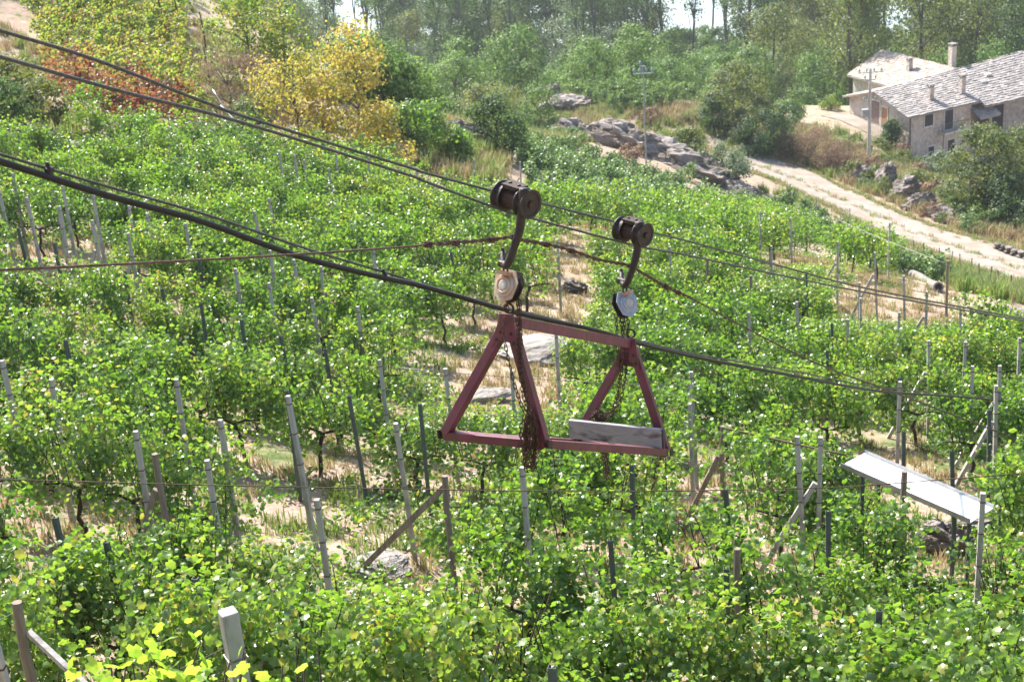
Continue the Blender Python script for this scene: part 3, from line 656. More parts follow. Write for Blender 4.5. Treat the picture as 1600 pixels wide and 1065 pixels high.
# ------------------------------------------------------------------ rocks
def rock_mesh(name, seed, mat, flat=1.0, sub=4, rough=.35):
    import bmesh
    bm = bmesh.new(); bmesh.ops.create_icosphere(bm, subdivisions=sub, radius=1.0); r = np.random.default_rng(seed)
    cuts = [(nrm(r.normal(size=3)), r.uniform(.5, .85)) for _ in range(9)]; ph = r.uniform(0, 50, 3)
    for v in bm.verts:
        p = np.array(v.co)
        for cn, cd in cuts:
            t = p @ cn
            if t > cd: p -= cn * (t - cd) * .92
        k = (vnoise(p[0] + ph[0] + p[2], p[1] + ph[1] - p[2], .33, seed) - .5) * rough + (vnoise(p[0] + ph[2], p[1] + p[2] * 1.3, .12, seed + 1) - .5) * rough * .4
        p = p * (1 + k); p[2] += (vnoise(p[0] * 1.5 + ph[1], p[2] * 5 + p[1], .35, seed + 2) - .5) * rough * .5; v.co = p
    me = bpy.data.meshes.new(name); bm.to_mesh(me); bm.free(); me.materials.append(mat); return me
RK = [rock_mesh('rock', 60 + i, M['rock'], rough=.62) for i in range(6)]; RP = [rock_mesh('rock', 80 + i, M['pale_rock'], rough=.2) for i in range(3)]
ROCKS = []
def rock(px, py, size, label, name='rock', ms=None, rz=0, sink=.3, cat='rock', group=None, tilt=0):
    P = gp(px, py); o = link(name, random.choice(ms or RK), None, (P[0], P[1], P[2] + size[2] * (1 - 2 * sink)), rz); o.scale = size; o.rotation_euler[1] = tilt
    tag(o, label, cat, group); ROCKS.append(o); return o
rock(596, 892, (.55, .42, .14), 'flat pale rock slab at the foot of the long leaning strut', 'rock_slab', RP, .3, .25)
rock(835, 556, (1.5, .95, .3), 'broad flat whitish rock in the clearing behind the red carrier', 'rock_slab', RP, .2, .35)
rock(752, 625, (.8, .35, .18), 'low pale rock in the bare clearing seen through the near triangle of the carrier', 'rock_slab', RP, .5, .3)
rock(900, 455, (.5, .4, .25), 'grey stone on the bare path between the two pulley hooks', 'rock', RK, .1)
rock(1478, 862, (.55, .45, .35), 'rounded grey boulder in shade below the white metal trough', 'boulder', RK, 0, .25)
rock(1505, 832, (.8, .4, .22), 'flat brown grey stone under the lower end of the white trough', 'rock_slab', RK, .4, .3)
rock(888, 172, (2.6, 2.0, 1.2), 'dark grey rock hump below the small terraced vineyard', 'rock_outcrop', RK, .3, .3)
rock(862, 160, (1.4, 1.2, 1.2), 'small grey rock beside the dark grey hump near the woods', 'rock', RK, .3, .3)
rock(1062, 142, (3.6, 1.2, .6), 'long low grey rock on the crest of the bank by the woods', 'rock_outcrop', RK, 0, .3)
for i, (px, py, s_, lb) in enumerate([(905, 218, (2.9, 1.9, 1.4), 'dark rough end of the long rocky ridge above the upper vines'), (942, 224, (3.0, 2.0, 1.4), 'fissured grey hump of the long ridge next to its dark end'), (982, 232, (3.2, 2.1, 1.4), 'middle hump of the long rocky ridge before the slim utility pole'), (1022, 243, (3.2, 2.1, 1.15), 'brown grey shoulder of the ridge at the foot of the slim utility pole'), (1062, 258, (3.3, 2.1, 1.2), 'low brown rock of the ridge just past the slim utility pole'), (1104, 278, (3.2, 2.0, .9), 'pale flat rock where the ridge runs down to the lane'), (1145, 298, (1.6, 1.2, .55), 'broken grey rock at the lower tip of the ridge'), (1172, 303, (1.3, 1.0, .5), 'small rubble rock at the very end of the ridge')]):
    rock(px, py, s_, lb, 'rock_outcrop', RK, -.5 + .12 * (i % 3), .36, 'rock', 'rocks of the long ridge', tilt=.12)
for i, (px, py, s_, lb) in enumerate([(1345, 287, (1.5, 1.3, 1.5), 'dark rock below the big utility pole'), (1378, 296, (1.9, 1.4, 1.9), 'large fissured rock face between the lane and the utility pole'), (1412, 312, (1.7, 1.3, 1.5), 'grey rock wedged beside the large fissured face'), (1440, 328, (1.7, 1.2, 1.2), 'slanting grey rock in the row of boulders beside the lane'), (1468, 342, (1.4, 1.1, .9), 'rounded rock near the end of the row above the lane'), (1490, 352, (.9, .8, .5), 'small stone ending the row above the lane')]):
    rock(px, py, s_, lb, 'boulder', RK, i * 1.3, .36, 'boulder', 'boulders along the lane', tilt=.2)
rock(1498, 318, (1.5, .9, .5), 'grey stone block beside the bushes under the house', 'rock', RK, .4, .3)
for i, (px, py, lb) in enumerate([(1262, 160, 'grey slab leaning on the stone heap near the shed'), (1275, 164, 'brown slab on the stone heap near the shed'), (1252, 163, 'small slab at the edge of the heap near the shed')]):
    rock(px, py, (1.6, .8, .5), lb, 'stone_slab', RP, i * .7, .2, 'stone', 'slabs of the stone heap', tilt=.35 - .3 * i)
rock(72, 228, (.75, .4, .42), 'dark block of stone on the terrace wall at the hill foot', 'stone_block', RK, .1, .2)
rock(100, 232, (.8, .5, .2), 'flat grey stone lying beside the dark terrace block', 'stone_slab', RP, .3, .3)
rock(30, 245, (1.6, .45, .5), 'low dark terrace wall stone in the shade of the hill', 'stone_block', RK, .05, .2)
rock(685, 155 + 14, (1.5, .8, .7), 'white stone in the clearing under the light green woods', 'rock', RP, 0, .3)
rock(610, 172, (1.2, .8, .6), 'small white stone at the edge of the dark wood', 'rock', RP, 0, .3)
rock(715, 222, (2.0, 1.0, .8), 'grey rubble rock between the vine columns and the dark round bush', 'rock', RK, 0, .3)
rock(830, 262, (2.2, .8, .5), 'long grey stone edging the path by the dark round bush', 'rock', RP, -.7, .3)
rock(1580, 492, (.9, .35, .2), 'flat grey stone at the edge of the field above the lower cable', 'rock_slab', RP, .2, .3)
# ------------------------------------------------------------------ stone farmhouse
HK = at(1421, 178, 146); HE = np.array([.845, .535, 0]); HG = np.array([-.25, .968, 0])
def hp(a, b, c): return HK + a * HE + b * HG + np.array([0, 0, c])
M['rubble'] = surf('rubble_stone_wall', [(.25, (.22, .18, .15)), (.5, (.42, .36, .31)), (.75, (.56, .5, .44))], 2.6, .9, .9, bscale=4, dirt=((.50, .44, .38), .35, .45, .7), bdist=.12)
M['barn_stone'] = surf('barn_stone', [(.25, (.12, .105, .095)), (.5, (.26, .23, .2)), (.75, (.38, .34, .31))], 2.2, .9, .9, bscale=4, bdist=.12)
M['plaster'] = surf('pale_plaster', [(.3, (.5, .46, .4)), (.7, (.62, .57, .5))], 2, .9, .2)
def slate_mat(name, lo, hi):
    m, n, out = new_mat(name); a = N(n, 'ShaderNodeAttribute', attribute_name='tint')
    tc = N(n, 'ShaderNodeTexCoord'); nz = N(n, 'ShaderNodeTexNoise', Scale=3.0, Detail=5); n.links.new(tc.outputs['Object'], nz.inputs['Vector'])
    c = mixc(n, .35, ramp(n, a.outputs['Fac'], [(0, lo), (1, hi)]), ramp(n, nz.outputs['Fac'], [(.3, lo), (.7, hi)]))
    b = N(n, 'ShaderNodeBsdfPrincipled', Roughness=.62); n.links.new(c, b.inputs['Base Color']); n.links.new(b.outputs[0], out.inputs[0]); return m
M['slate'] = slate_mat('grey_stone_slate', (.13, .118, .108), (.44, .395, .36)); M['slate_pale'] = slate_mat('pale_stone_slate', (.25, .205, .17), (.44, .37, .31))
M['dark_wood'] = surf('dark_shutter_wood', [(.3, (.02, .02, .03)), (.7, (.045, .04, .05))], 4, .7, .3)
M['brown_door'] = surf('brown_door_wood', [(.3, (.24, .11, .05)), (.7, (.34, .17, .08))], 3, .6, .3, stretch=(3, 3, .3))
M['garage'] = surf('brown_garage_door', [(.3, (.13, .085, .075)), (.7, (.2, .14, .12))], 3, .6, .2)
M['white_frame'] = surf('white_window_frame', [(.3, (.5, .48, .46)), (.7, (.6, .58, .55))], 3, .7, .1)
M['dark'] = surf('dark_opening', [(.3, (.012, .011, .01)), (.7, (.03, .026, .024))], 3, .9, 0)
M['galv'] = surf('galvanised_metal', [(.3, (.3, .31, .32)), (.7, (.45, .46, .47))], 6, .45, .1, metal=.7)
base = hp(0, 0, -5); house = empty('stone_farmhouse', tuple(base))
tag(house, 'grey rubble stone farmhouse with stone slate roofs above the lane', 'house'); ho = np.array(base)
def hbox(b, a0, a1, b0, b1, c0, c1, m=0):
    V = [hp(a, bb, c) - ho for c in (c0, c1) for bb in (b0, b1) for a in (a0, a1)]
    b.add(V, [(0, 2, 3, 1), (4, 5, 7, 6), (0, 1, 5, 4), (2, 6, 7, 3), (0, 4, 6, 2), (1, 3, 7, 5)], m)
def hface(b, L, Fc, m=0): b.add([hp(*p) - ho for p in L], Fc, m)
RISE, GB_ = 1.4, 12.6
def rz_(a): return RISE + .037 * a
def gable_block(name, mat, a0, a1, b0, b1, c0, rise_axis='b'):
    b = MB()
    if rise_axis == 'b':
        bm_ = (b0 + b1) / 2
        L = [(a0, b0, c0), (a1, b0, c0), (a1, b1, c0), (a0, b1, c0), (a0, b0, -.12), (a1, b0, -.12), (a1, b1, -.12), (a0, b1, -.12), (a0, bm_, rz_(a0) - .15), (a1, bm_, rz_(a1) - .15)]
        hface(b, L, [(0, 1, 5, 4), (2, 3, 7, 6), (3, 0, 4, 8, 7), (1, 2, 6, 9, 5), (4, 5, 9, 8), (6, 7, 8, 9)])
    else:
        am = (a0 + a1) / 2
        L = [(a0, b0, c0), (a1, b0, c0), (a1, b1, c0), (a0, b1, c0), (a0, b0, -.12), (a1, b0, -.12), (a1, b1, -.12), (a0, b1, -.12), (am, b0, rz_(am) - .15), (am, b1, rz_(am) - .15)]
        hface(b, L, [(3, 0, 4, 7), (1, 2, 6, 5), (0, 1, 5, 8, 4), (2, 3, 7, 9, 6), (7, 4, 8, 9), (5, 6, 9, 8)])
    return b.build(name, [mat], house)
wall = gable_block('wall', M['rubble'], 0, 9.6, 0, GB_, -9)
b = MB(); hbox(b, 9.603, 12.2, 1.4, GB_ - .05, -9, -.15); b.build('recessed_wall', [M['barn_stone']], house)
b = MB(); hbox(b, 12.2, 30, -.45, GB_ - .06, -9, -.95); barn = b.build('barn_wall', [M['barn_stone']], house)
wing = gable_block('wing_wall', M['rubble'], 7.0, 17.6, GB_ + .05, 21.9, -7, 'a')
def slope(name, label, P00, P10, P11, P01, mat, seed, su=.55, sv=.42):
    "stone slates laid in courses over a sloping quad (eave P00-P10, ridge P01-P11, in house coordinates)"
    r = np.random.default_rng(seed); P = [np.array(p, float) for p in (P00, P10, P11, P01)]
    Lu = np.linalg.norm(P[1] - P[0]); Lv = np.linalg.norm(P[3] - P[0]); b = MB()
    nu_ = 12
    L4 = []
    for dz in (.14, .03):
        for i in range(nu_ + 1): t = i / nu_; L4 += [P[0] * (1 - t) + P[1] * t - (0, 0, dz), P[3] * (1 - t) + P[2] * t - (0, 0, dz)]
    o2 = 2 * (nu_ + 1); ff = []
    for i in range(nu_): k = 2 * i; ff += [(k + 1, k + 3, k + 2, k), (o2 + k, o2 + k + 2, o2 + k + 3, o2 + k + 1), (k, k + 2, o2 + k + 2, o2 + k), (k + 3, k + 1, o2 + k + 1, o2 + k + 3)]
    ff += [(1, 0, o2, o2 + 1), (o2 - 2, o2 - 1, 2 * o2 - 1, 2 * o2 - 2)]
    hface(b, L4, ff)
    ro = b.build(name, [mat], house); ro['label'] = label
    me0 = ro.data; a_ = me0.attributes.new('tint', 'FLOAT', 'FACE'); a_.data.foreach_set('value', [.3] * len(me0.polygons))
    V, Fc, T = [], [], []
    nv = int(Lv / sv)
    for j in range(nv + 1):
        u = -r.uniform(0, su)
        while u < Lu:
            wdt = su * r.uniform(.6, 1.45); u0, u1 = max(u, -.05) / Lu, min(u + wdt - .025, Lu + .08) / Lu; u += wdt
            if u1 - u0 < .008: continue
            v0 = (j * sv + r.uniform(-.05, .04)) / Lv; v1 = min((j + 1.25) * sv / Lv, 1.01); th = r.uniform(.03, .075); o = len(V)
            jit = r.normal(size=4) * .02
            def pt(uu, vv, dz): return (P[0] * (1 - uu) + P[1] * uu) * (1 - vv) + (P[3] * (1 - uu) + P[2] * uu) * vv + (0, 0, dz)
            for uu, vv, dz in ((u0, v0, .05 + jit[0]), (u1, v0, .05 + jit[1]), (u1, v1, .0), (u0, v1, .0)):
                V.append(hp(*pt(uu, vv, dz)) - ho)
            for uu, vv, dz in ((u0, v0, .05 + jit[0] + th), (u1, v0, .05 + jit[1] + th), (u1, v1, .02), (u0, v1, .02)):
                V.append(hp(*pt(uu, vv, dz)) - ho)
            Fc += [(o + 4, o + 5, o + 6, o + 7), (o, o + 1, o + 5, o + 4), (o + 1, o + 2, o + 6, o + 5), (o + 3, o, o + 4, o + 7)]; T += [r.beta(2, 2)] * 4
    so = link('slate_slab', mesh_from('slate_slab', V, Fc, mat, attrs={'tint': ('FACE', T)}), ro); so['kind'] = 'stuff'
    return ro
mid = GB_ / 2; k_ = RISE / mid
slope('roof', 'near slope of the main slate roof', (-.7, -.7, -.2), (10.6, -.7, -.25), (10.6, mid, rz_(10.6)), (-.7, mid, rz_(-.7)), M['slate'], 1)
slope('roof', 'barn slope of the slate roof', (10.62, -1.3, -.72), (31, -1.2, -.95), (31, mid, rz_(31) + .05), (10.62, mid, rz_(10.6)), M['slate'], 2)
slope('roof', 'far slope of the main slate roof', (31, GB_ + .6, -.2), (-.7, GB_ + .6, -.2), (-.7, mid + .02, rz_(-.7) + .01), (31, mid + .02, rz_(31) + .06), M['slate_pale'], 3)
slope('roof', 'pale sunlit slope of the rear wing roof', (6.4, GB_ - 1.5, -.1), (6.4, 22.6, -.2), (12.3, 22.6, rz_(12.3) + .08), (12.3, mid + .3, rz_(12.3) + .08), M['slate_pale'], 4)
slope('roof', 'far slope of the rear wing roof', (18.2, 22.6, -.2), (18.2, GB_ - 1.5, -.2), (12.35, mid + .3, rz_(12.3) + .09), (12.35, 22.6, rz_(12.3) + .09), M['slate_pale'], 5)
slope('porch_roof', 'low dark tiled strip over the recess', (9.5, -1.9, -1.75), (12.7, -1.9, -1.75), (12.7, .3, -.9), (9.5, .3, -.9), M['slate'], 6, .3, .3)
def chimney(a, b_, c0, c1, w_=.32, lab=None):
    b = MB(); hbox(b, a - w_, a + w_, b_ - w_, b_ + w_, c0, c1); o = b.build('chimney', [M['rubble']], house)
    b = MB(); hbox(b, a - w_ - .1, a + w_ + .1, b_ - w_ - .1, b_ + w_ + .1, c1 + .22, c1 + .32)
    for i in (-1, 1):
        for j in (-1, 1): hbox(b, a + i * w_ * .75 - .07, a + i * w_ * .75 + .07, b_ + j * w_ * .75 - .07, b_ + j * w_ * .75 + .07, c1 + .003, c1 + .215)
    b.build('chimney_cap', [M['slate']], o)
    if lab: o['label'] = lab
chimney(4.7, 2.0, 0, 1.75, lab='small chimney near the front eave'); chimney(9.4, 1.7, .1, 2.1, lab='chimney beside the porch roof')
chimney(10.0, 13.2, .3, 2.3, lab='chimney on the pale rear wing'); chimney(13.4, 8.6, .6, 4.0, .38, 'tall chimney on the ridge of the rear wing')
b = MB(); hbox(b, 13.4, 14.3, 2.6, 3.4, .62, .86); b.build('skylight', [M['galv']], house)
b = MB(); hbox(b, 15.0, 15.9, 3.6, 4.4, 1.02, 1.30); b.build('roof_vent', [M['plaster']], house)
def window(a0, a1, c0, c1, pane='dark_wood', name='window', b0=0.0):
    b = MB(); fw = .12
    hbox(b, a0 - fw, a1 + fw, b0 - .07, b0 + .1, c1, c1 + fw); hbox(b, a0 - fw, a1 + fw, b0 - .10, b0 + .1, c0 - fw, c0)
    hbox(b, a0 - fw, a0, b0 - .07, b0 + .1, c0 + .002, c1 - .002); hbox(b, a1, a1 + fw, b0 - .07, b0 + .1, c0 + .002, c1 - .002)
    o = b.build(name, [M['white_frame']], house)
    am = (a0 + a1) / 2
    for x0, x1 in ((a0 + .005, am - .012), (am + .012, a1 - .005)):
        b = MB(); hbox(b, x0, x1, b0 - .045, b0 + .08, c0 + .003, c1 - .003)
        nsl = max(3, int((c1 - c0) / .14))
        for i in range(nsl): z = c0 + (i + .5) * (c1 - c0) / nsl; hbox(b, x0 + .06, x1 - .06, b0 - .06, b0 - .0452, z - .03, z + .02)
        b.build('shutter', [M[pane]], o)
    return o
window(2.3, 3.6, -1.75, -.45); window(5.4, 6.7, -2.6, -.4, name='balcony_door'); window(3.0, 3.9, -5.4, -4.0); window(6.0, 7.1, -5.9, -3.8, name='lower_door')
b = MB(); hbox(b, 4.7, 8.4, -1.0, -.12, -2.85, -2.7); bal = b.build('balcony', [M['plaster']], house)
b = MB()
for a in np.linspace(4.75, 8.35, 22): hbox(b, a - .012, a + .012, -.98, -.955, -2.697, -1.75)
hbox(b, 4.7, 8.4, -.99, -.945, -1.748, -1.70)
for bb in np.linspace(-.9, -.2, 5): hbox(b, 4.74, 4.765, bb, bb + .025, -2.697, -1.75)
b.build('railing', [M['steel_post']], bal)
b = MB(); b.tube([hp(.12, -.12, -.2) - ho, hp(.12, -.12, -5.2) - ho], .055, 8); b.build('drainpipe', [M['rust_wire']], house)
b = MB(); b.tube([hp(4.6, -.9, -2.86) - ho, hp(4.6, -.9, -7) - ho], .06, 8); b.build('balcony_post', [M['wood']], house)
# gable side: garage door, brown door, with ground threshold
def gside(name, b0, b1, c0, c1, mat, parts=6):
    b = MB(); hbox(b, -.09, .05, b0 - .15, b0, c0, c1 + .15); hbox(b, -.09, .05, b1, b1 + .15, c0, c1 + .15); hbox(b, -.09, .05, b0, b1, c1, c1 + .15)
    o = b.build(name, [M['plaster']], house)
    for i in range(parts):
        z0, z1 = c0 + (c1 - c0) * i / parts, c0 + (c1 - c0) * (i + 1) / parts
        b = MB(); hbox(b, -.055, .04, b0 + .004, b1 - .004, z0 + .012, z1 - .003); b.build('panel', [mat], o)
gside('garage_door', 5.9, 8.3, -2.1, .25, M['garage'], 7); gside('door', 4.3, 5.5, -2.2, -.15, M['brown_door'], 4)
# barn openings
b = MB(); hbox(b, 12.7, 14.4, -.53, -.40, -4.0, -1.15); b.build('barn_opening', [M['dark']], house)
b = MB(); hbox(b, 12.9, 14.2, -.53, -.40, -5.6, -4.5); b.build('barn_opening', [M['dark']], house)
b = MB(); b.tube([hp(1.5, -.8, -1.5 * .3) - ho, hp(5, -.9, -.55) - ho, hp(13, -1.5, -.9) - ho], .025, 5); 
# dish, tank and slab by the lower wall
b = MB(); hbox(b, -1.2, 1.2, -2.6, -1.4, -5.2, -5.05); o = b.build('stone_bench', [M['pale_rock']]); o.location = base; tag(o, 'pale stone slab table at the lower corner of the farmhouse', 'stone slab')
for i, (a, bb) in enumerate(((-1.0, -2.4), (1.0, -2.4), (-1.0, -1.6), (1.0, -1.6))):
    b = MB(); hbox(b, a - .1, a + .1, bb - .1, bb + .1, -7.2, -5.202); lg = b.build('leg', [M['rubble']], o)
b = MB(); c0 = hp(-2.2, -1.6, -5.3); b.lathe((0, 0, 0), HE, [(-.7, .1), (-.68, .42), (-.6, .5), (.6, .5), (.68, .42), (.7, .1)], 16)
o = b.build('water_tank', [M['plaster']], smooth=True); o.location = c0; tag(o, 'round whitish tank lying beside the farmhouse corner', 'tank')
b = MB()
for s_ in (-.45, .45): b.frame_box(np.array(HE) * s_ + (0, 0, -.9), HE * .08, HG * .35, np.array([0, 0, .5]))
b.build('cradle', [M['rubble']], o)

# paved yard in front of the gable
V = [hp(*p) for p in ((-.2, -.5, 0), (-.2, 12.5, 0), (-4.2, 12.5, 0), (-3.0, 3.5, 0), (-1.6, -.5, 0))]
n_ = 9; VV = []
L0 = [hp(-.12, b_, 0) for b_ in np.linspace(2.5, 13.5, n_)]; L1 = [hp(-2.4 - .2 * i, b_, 0) for i, b_ in enumerate(np.linspace(2.5, 13.5, n_))]
for p, q_ in zip(L0, L1):
    for t in np.linspace(0, 1, 6): s = p + (q_ - p) * t; VV.append((s[0], s[1], h1(s[0], s[1]) + .07))
tag(link('yard', mesh_from('yard', VV, [(i * 6 + j, i * 6 + j + 1, i * 6 + j + 7, i * 6 + j + 6) for i in range(n_ - 1) for j in range(5)], M['asphalt'])), 'pale paved strip in front of the garage', kind='structure')

# shed
P = gp(1202, 160); o = empty('wooden_shed', tuple(P)); tag(o, 'small dark wooden shed with a grey sheet roof by the woods', 'shed')
b = MB(); b.box((-1.1, -1, -.6), (1.1, 1, 1.55)); b.build('wall', [M['wood']], o)
b = MB(); b.box((-.9, -1.05, -.2), (.1, -1.003, 1.2)); b.build('opening', [M['dark']], o)
b = MB(); b.frame_box((0, 0, 1.75), (1.6, 0, 0), (0, 1.4, .22), (0, 0, .05)); b.build('roof', [M['galv']], o)

# low wall beside the lane
p0, p1 = gp(1552, 388), gp(1640, 420); d_ = nrm(p1 - p0); o = empty('low_wall', tuple(p0)); tag(o, 'low rough stone wall along the outer edge of the lane', 'wall')
Ln = np.linalg.norm(p1 - p0); sd = np.array([-d_[1], d_[0], 0]); u = 0; i = 0
BL = [rock_mesh('stone', 140 + j, M['rock'], sub=2, rough=.15) for j in range(3)]
while u < Ln:
    ln = random.uniform(.5, .9)
    for lv in (0, 1):
        s = link('stone', random.choice(BL), o, tuple(d_ * (u + ln / 2 + lv * .2) + (0, 0, .12 + lv * .3))); s.scale = (ln * .62, .36, .24); s.rotation_euler = (0, 0, math.atan2(d_[1], d_[0]) + random.uniform(-.08, .08))
    u += ln
# fence stakes beside the lane
for px, py in ((1345, 378), (1378, 352 + 40), (1407, 402), (1428, 405), (1444, 410), (1466, 418), (1484, 424), (1500, 428), (1516, 436), (1530, 446), (1545, 452), (1562, 458), (1580, 468)):
    P = gp(px, py); b = MB(); b.tube([(0, 0, -.3), (0.01, 0, .6), (.0, 0, 1.3)], [.03, .03, .026], 6); b.box((-.04, -.04, 1.2), (.04, .04, 1.23)); o = b.build('fence_stake', [M['steel_post']]); o.location = tuple(P)
    o.rotation_euler[1] = rng.normal() * .05; POSTS.append((o, 'f', '', (px, py - 20)))

# ------------------------------------------------------------------ utility poles
M['insul'] = surf('glass_insulator', [(.3, (.18, .3, .28)), (.7, (.3, .42, .4))], 10, .2, 0)
def utility(px, py, hgt, label, r0, arms, box=False):
    P = gp(px, py); o = empty('utility_pole', tuple(P)); tag(o, label, 'utility pole')
    b = MB(); b.tube([(0, 0, -.5), (0, 0, hgt * .5), (0, 0, hgt)], [r0, r0 * .85, r0 * .65], 10); b.build('pole', [M['plaster'] if box else M['concrete']], o)
    for z, half, n_ in arms:
        b = MB(); b.bar((-half, -.02, z), (half, -.02, z), .09, .09); a = b.build('crossarm', [M['galv']], o)
        for x in np.linspace(-half * .92, half * .92, n_):
            b = MB(); b.lathe((x, -.02, z + .05), (0, 0, 1), [(0, .03), (.12, .03), (.13, .1), (.18, .11), (.2, .06), (.24, .1), (.3, .09), (.36, .03)], 8); b.build('insulator', [M['insul']], a)
    if box:
        b = MB(); b.box((-.75, -.35, hgt - 4.6), (-.18, .25, hgt - 3.9)); b.build('transformer', [M['galv']], o)
        b = MB(); b.tube([(-.15, -.2, hgt - 4.0), (-.2, -.25, hgt - 3.2), (-.1, -.2, hgt - 1.5)], .03, 5); b.build('cable_run', [M['wire']], o)
    return o
UP1 = utility(1357, 256, 9.3, 'tall pale concrete utility pole with insulators and a metal box before the farmhouse', .2, [(8.9, 1.15, 4), (8.2, .55, 2), (6.2, .6, 3)], True)
UP2 = utility(1010, 266, 7.6, 'slim rusty utility pole standing over the rocky ridge', .065, [(7.0, .7, 4), (7.5, .2, 1)])
# ------------------------------------------------------------------ trees and shrubs
def crown_mesh(name, seed, mat, hgt, base, rad_, nclump, per, leaf, clump_r, shape='round', T=T_RHOMB):
    r = np.random.default_rng(seed); C, Nn, S, TT = [], [], [], []; cl = []
    for i in range(nclump):
        t = r.random()
        if shape == 'round': env = math.sqrt(max(0.03, 1 - (2 * (t ** .9) - .85) ** 2 / 1.35)); t_z = t
        elif shape == 'tall': env = (.45 + .55 * math.sin(math.pi * min(1, t * 1.05))) ; t_z = t
        elif shape == 'cone': env = 1.05 - t; t_z = t
        else: env = 1 - .35 * t; t_z = t
        a = r.uniform(0, 2 * math.pi); rr = rad_ * env * (.35 + .65 * math.sqrt(r.random())) * (1 + .25 * math.sin(3 * a + seed))
        c = np.array([rr * math.cos(a), rr * math.sin(a), base + (hgt - base) * t_z]); cl.append(c)
        m_ = int(per * r.uniform(.5, 1.5)); o = r.normal(size=(m_, 3)) * clump_r * r.uniform(.6, 1.3) * (1, 1, .7)
        C.append(c + o); nn = o / clump_r + np.array([c[0], c[1], 0]) / max(rad_, .1) * .6 + (0, 0, .55) + r.normal(size=(m_, 3)) * .5; Nn.append(nn)
        S.append(leaf * r.uniform(.6, 1.35, m_)); TT.append(np.clip(r.normal(.45 + r.normal() * .12, .2, m_), 0, 1))
    C, Nn, S, TT = map(np.concatenate, (C, Nn, S, TT)); k = C[:, 2] > .15
    return leaf_mesh(name, C[k], Nn[k] + 1e-4, S[k], T, mat, .3, TT[k]), cl
def trunk_mesh(name, seed, mat, hgt, base, r0, cl, nl=9, tall=False):
    r = random.Random(seed); b = MB(); top = hgt * (.92 if tall else .62); P = []; x = y = 0
    for i in range(7):
        P.append((x, y, -.4 + (top + .4) * i / 6)); x += r.uniform(-.02, .02) * hgt; y += r.uniform(-.02, .02) * hgt
    b.tube(P, [r0 * 1.25, r0, r0 * .9, r0 * .75, r0 * .6, r0 * .42, r0 * .22], 7)
    for c in r.sample(cl, min(nl, len(cl))):
        z = max(base * .6, min(top * .95, c[2] - .12 * hgt)); i = min(5, max(0, int((z + .4) / (top + .4) * 6))); p0 = np.array(P[i]); c = np.array(c)
        mid_ = p0 * .5 + c * .5 + (0, 0, .05 * hgt)
        b.tube([p0, mid_, c], [r0 * .45, r0 * .28, r0 * .08], 5, cap=False)
    return b.mesh(name, mat, True)
def kind_of_tree(n_var, seed, mat, hgt, base, rad_, nclump, per, leaf, cr, shape='round', r0=.2, tall=False, T=T_RHOMB, tmat=None, nl=9):
    out = []
    for i in range(n_var):
        cm, cl = crown_mesh('crown', seed + i, mat, hgt, base, rad_, nclump, per, leaf, cr, shape, T)
        out.append((cm, trunk_mesh('trunk', seed + i, tmat or M['trunk'], hgt, base, r0, cl, nl, tall)))
    return out
TK = {
    'robinia': kind_of_tree(5, 400, M['tree_light'], 9, 1.6, 3.6, 46, 90, .34, .75),
    'poplar': kind_of_tree(5, 420, M['tree_dark'], 26, 5, 3.4, 72, 72, .42, 1.0, 'tall', .26, True, nl=16),
    'thin_poplar': kind_of_tree(4, 440, M['tree_dark'], 25, 12, 2.4, 26, 36, .42, .8, 'tall', .22, True, nl=14),
    'ash': kind_of_tree(4, 460, M['tree_olive'], 17, 3.5, 4.2, 64, 75, .38, 1.0, 'tall', .28, True),
    'willow': kind_of_tree(4, 480, M['tree_silver'], 11, 2, 4.6, 60, 90, .34, .95, 'round', .3),
    'dark_broadleaf': kind_of_tree(3, 500, M['tree_dark'], 10, 1.0, 3.9, 60, 90, .34, .85),
}
TREES = []
def place(kind, P, s, name, cat, group=None, sz=None, label=None):
    cm, tm = random.choice(TK[kind]) if isinstance(kind, str) else kind
    o = empty(name, tuple(P), rng.uniform(0, 6.28)); o.scale = (s, s, s * (sz or rng.uniform(.9, 1.12)))
    link('crown', cm, o); link('trunk', tm, o); tag(o, label, cat, group); TREES.append((o, kind if isinstance(kind, str) else 'own')); return o
def poisson(x0, x1, y0, y1, dmin, tries, pol=None, test=None):
    pts_ = []; xs_ = rng.uniform(x0, x1, tries); ys_ = rng.uniform(y0, y1, tries); P = np.stack([xs_, ys_, H(xs_, ys_)], 1); q = proj(P)
    ok = np.ones(tries, bool)
    if pol is not None: ok &= in_poly(q, pol)
    if test is not None: ok &= test(P, q)
    for p, qq in zip(P[ok], q[ok]):
        if all((p[0] - a[0]) ** 2 + (p[1] - a[1]) ** 2 > dmin * dmin for a in pts_): pts_.append(p)
    return pts_
def vx(P): return proj(P)[0]
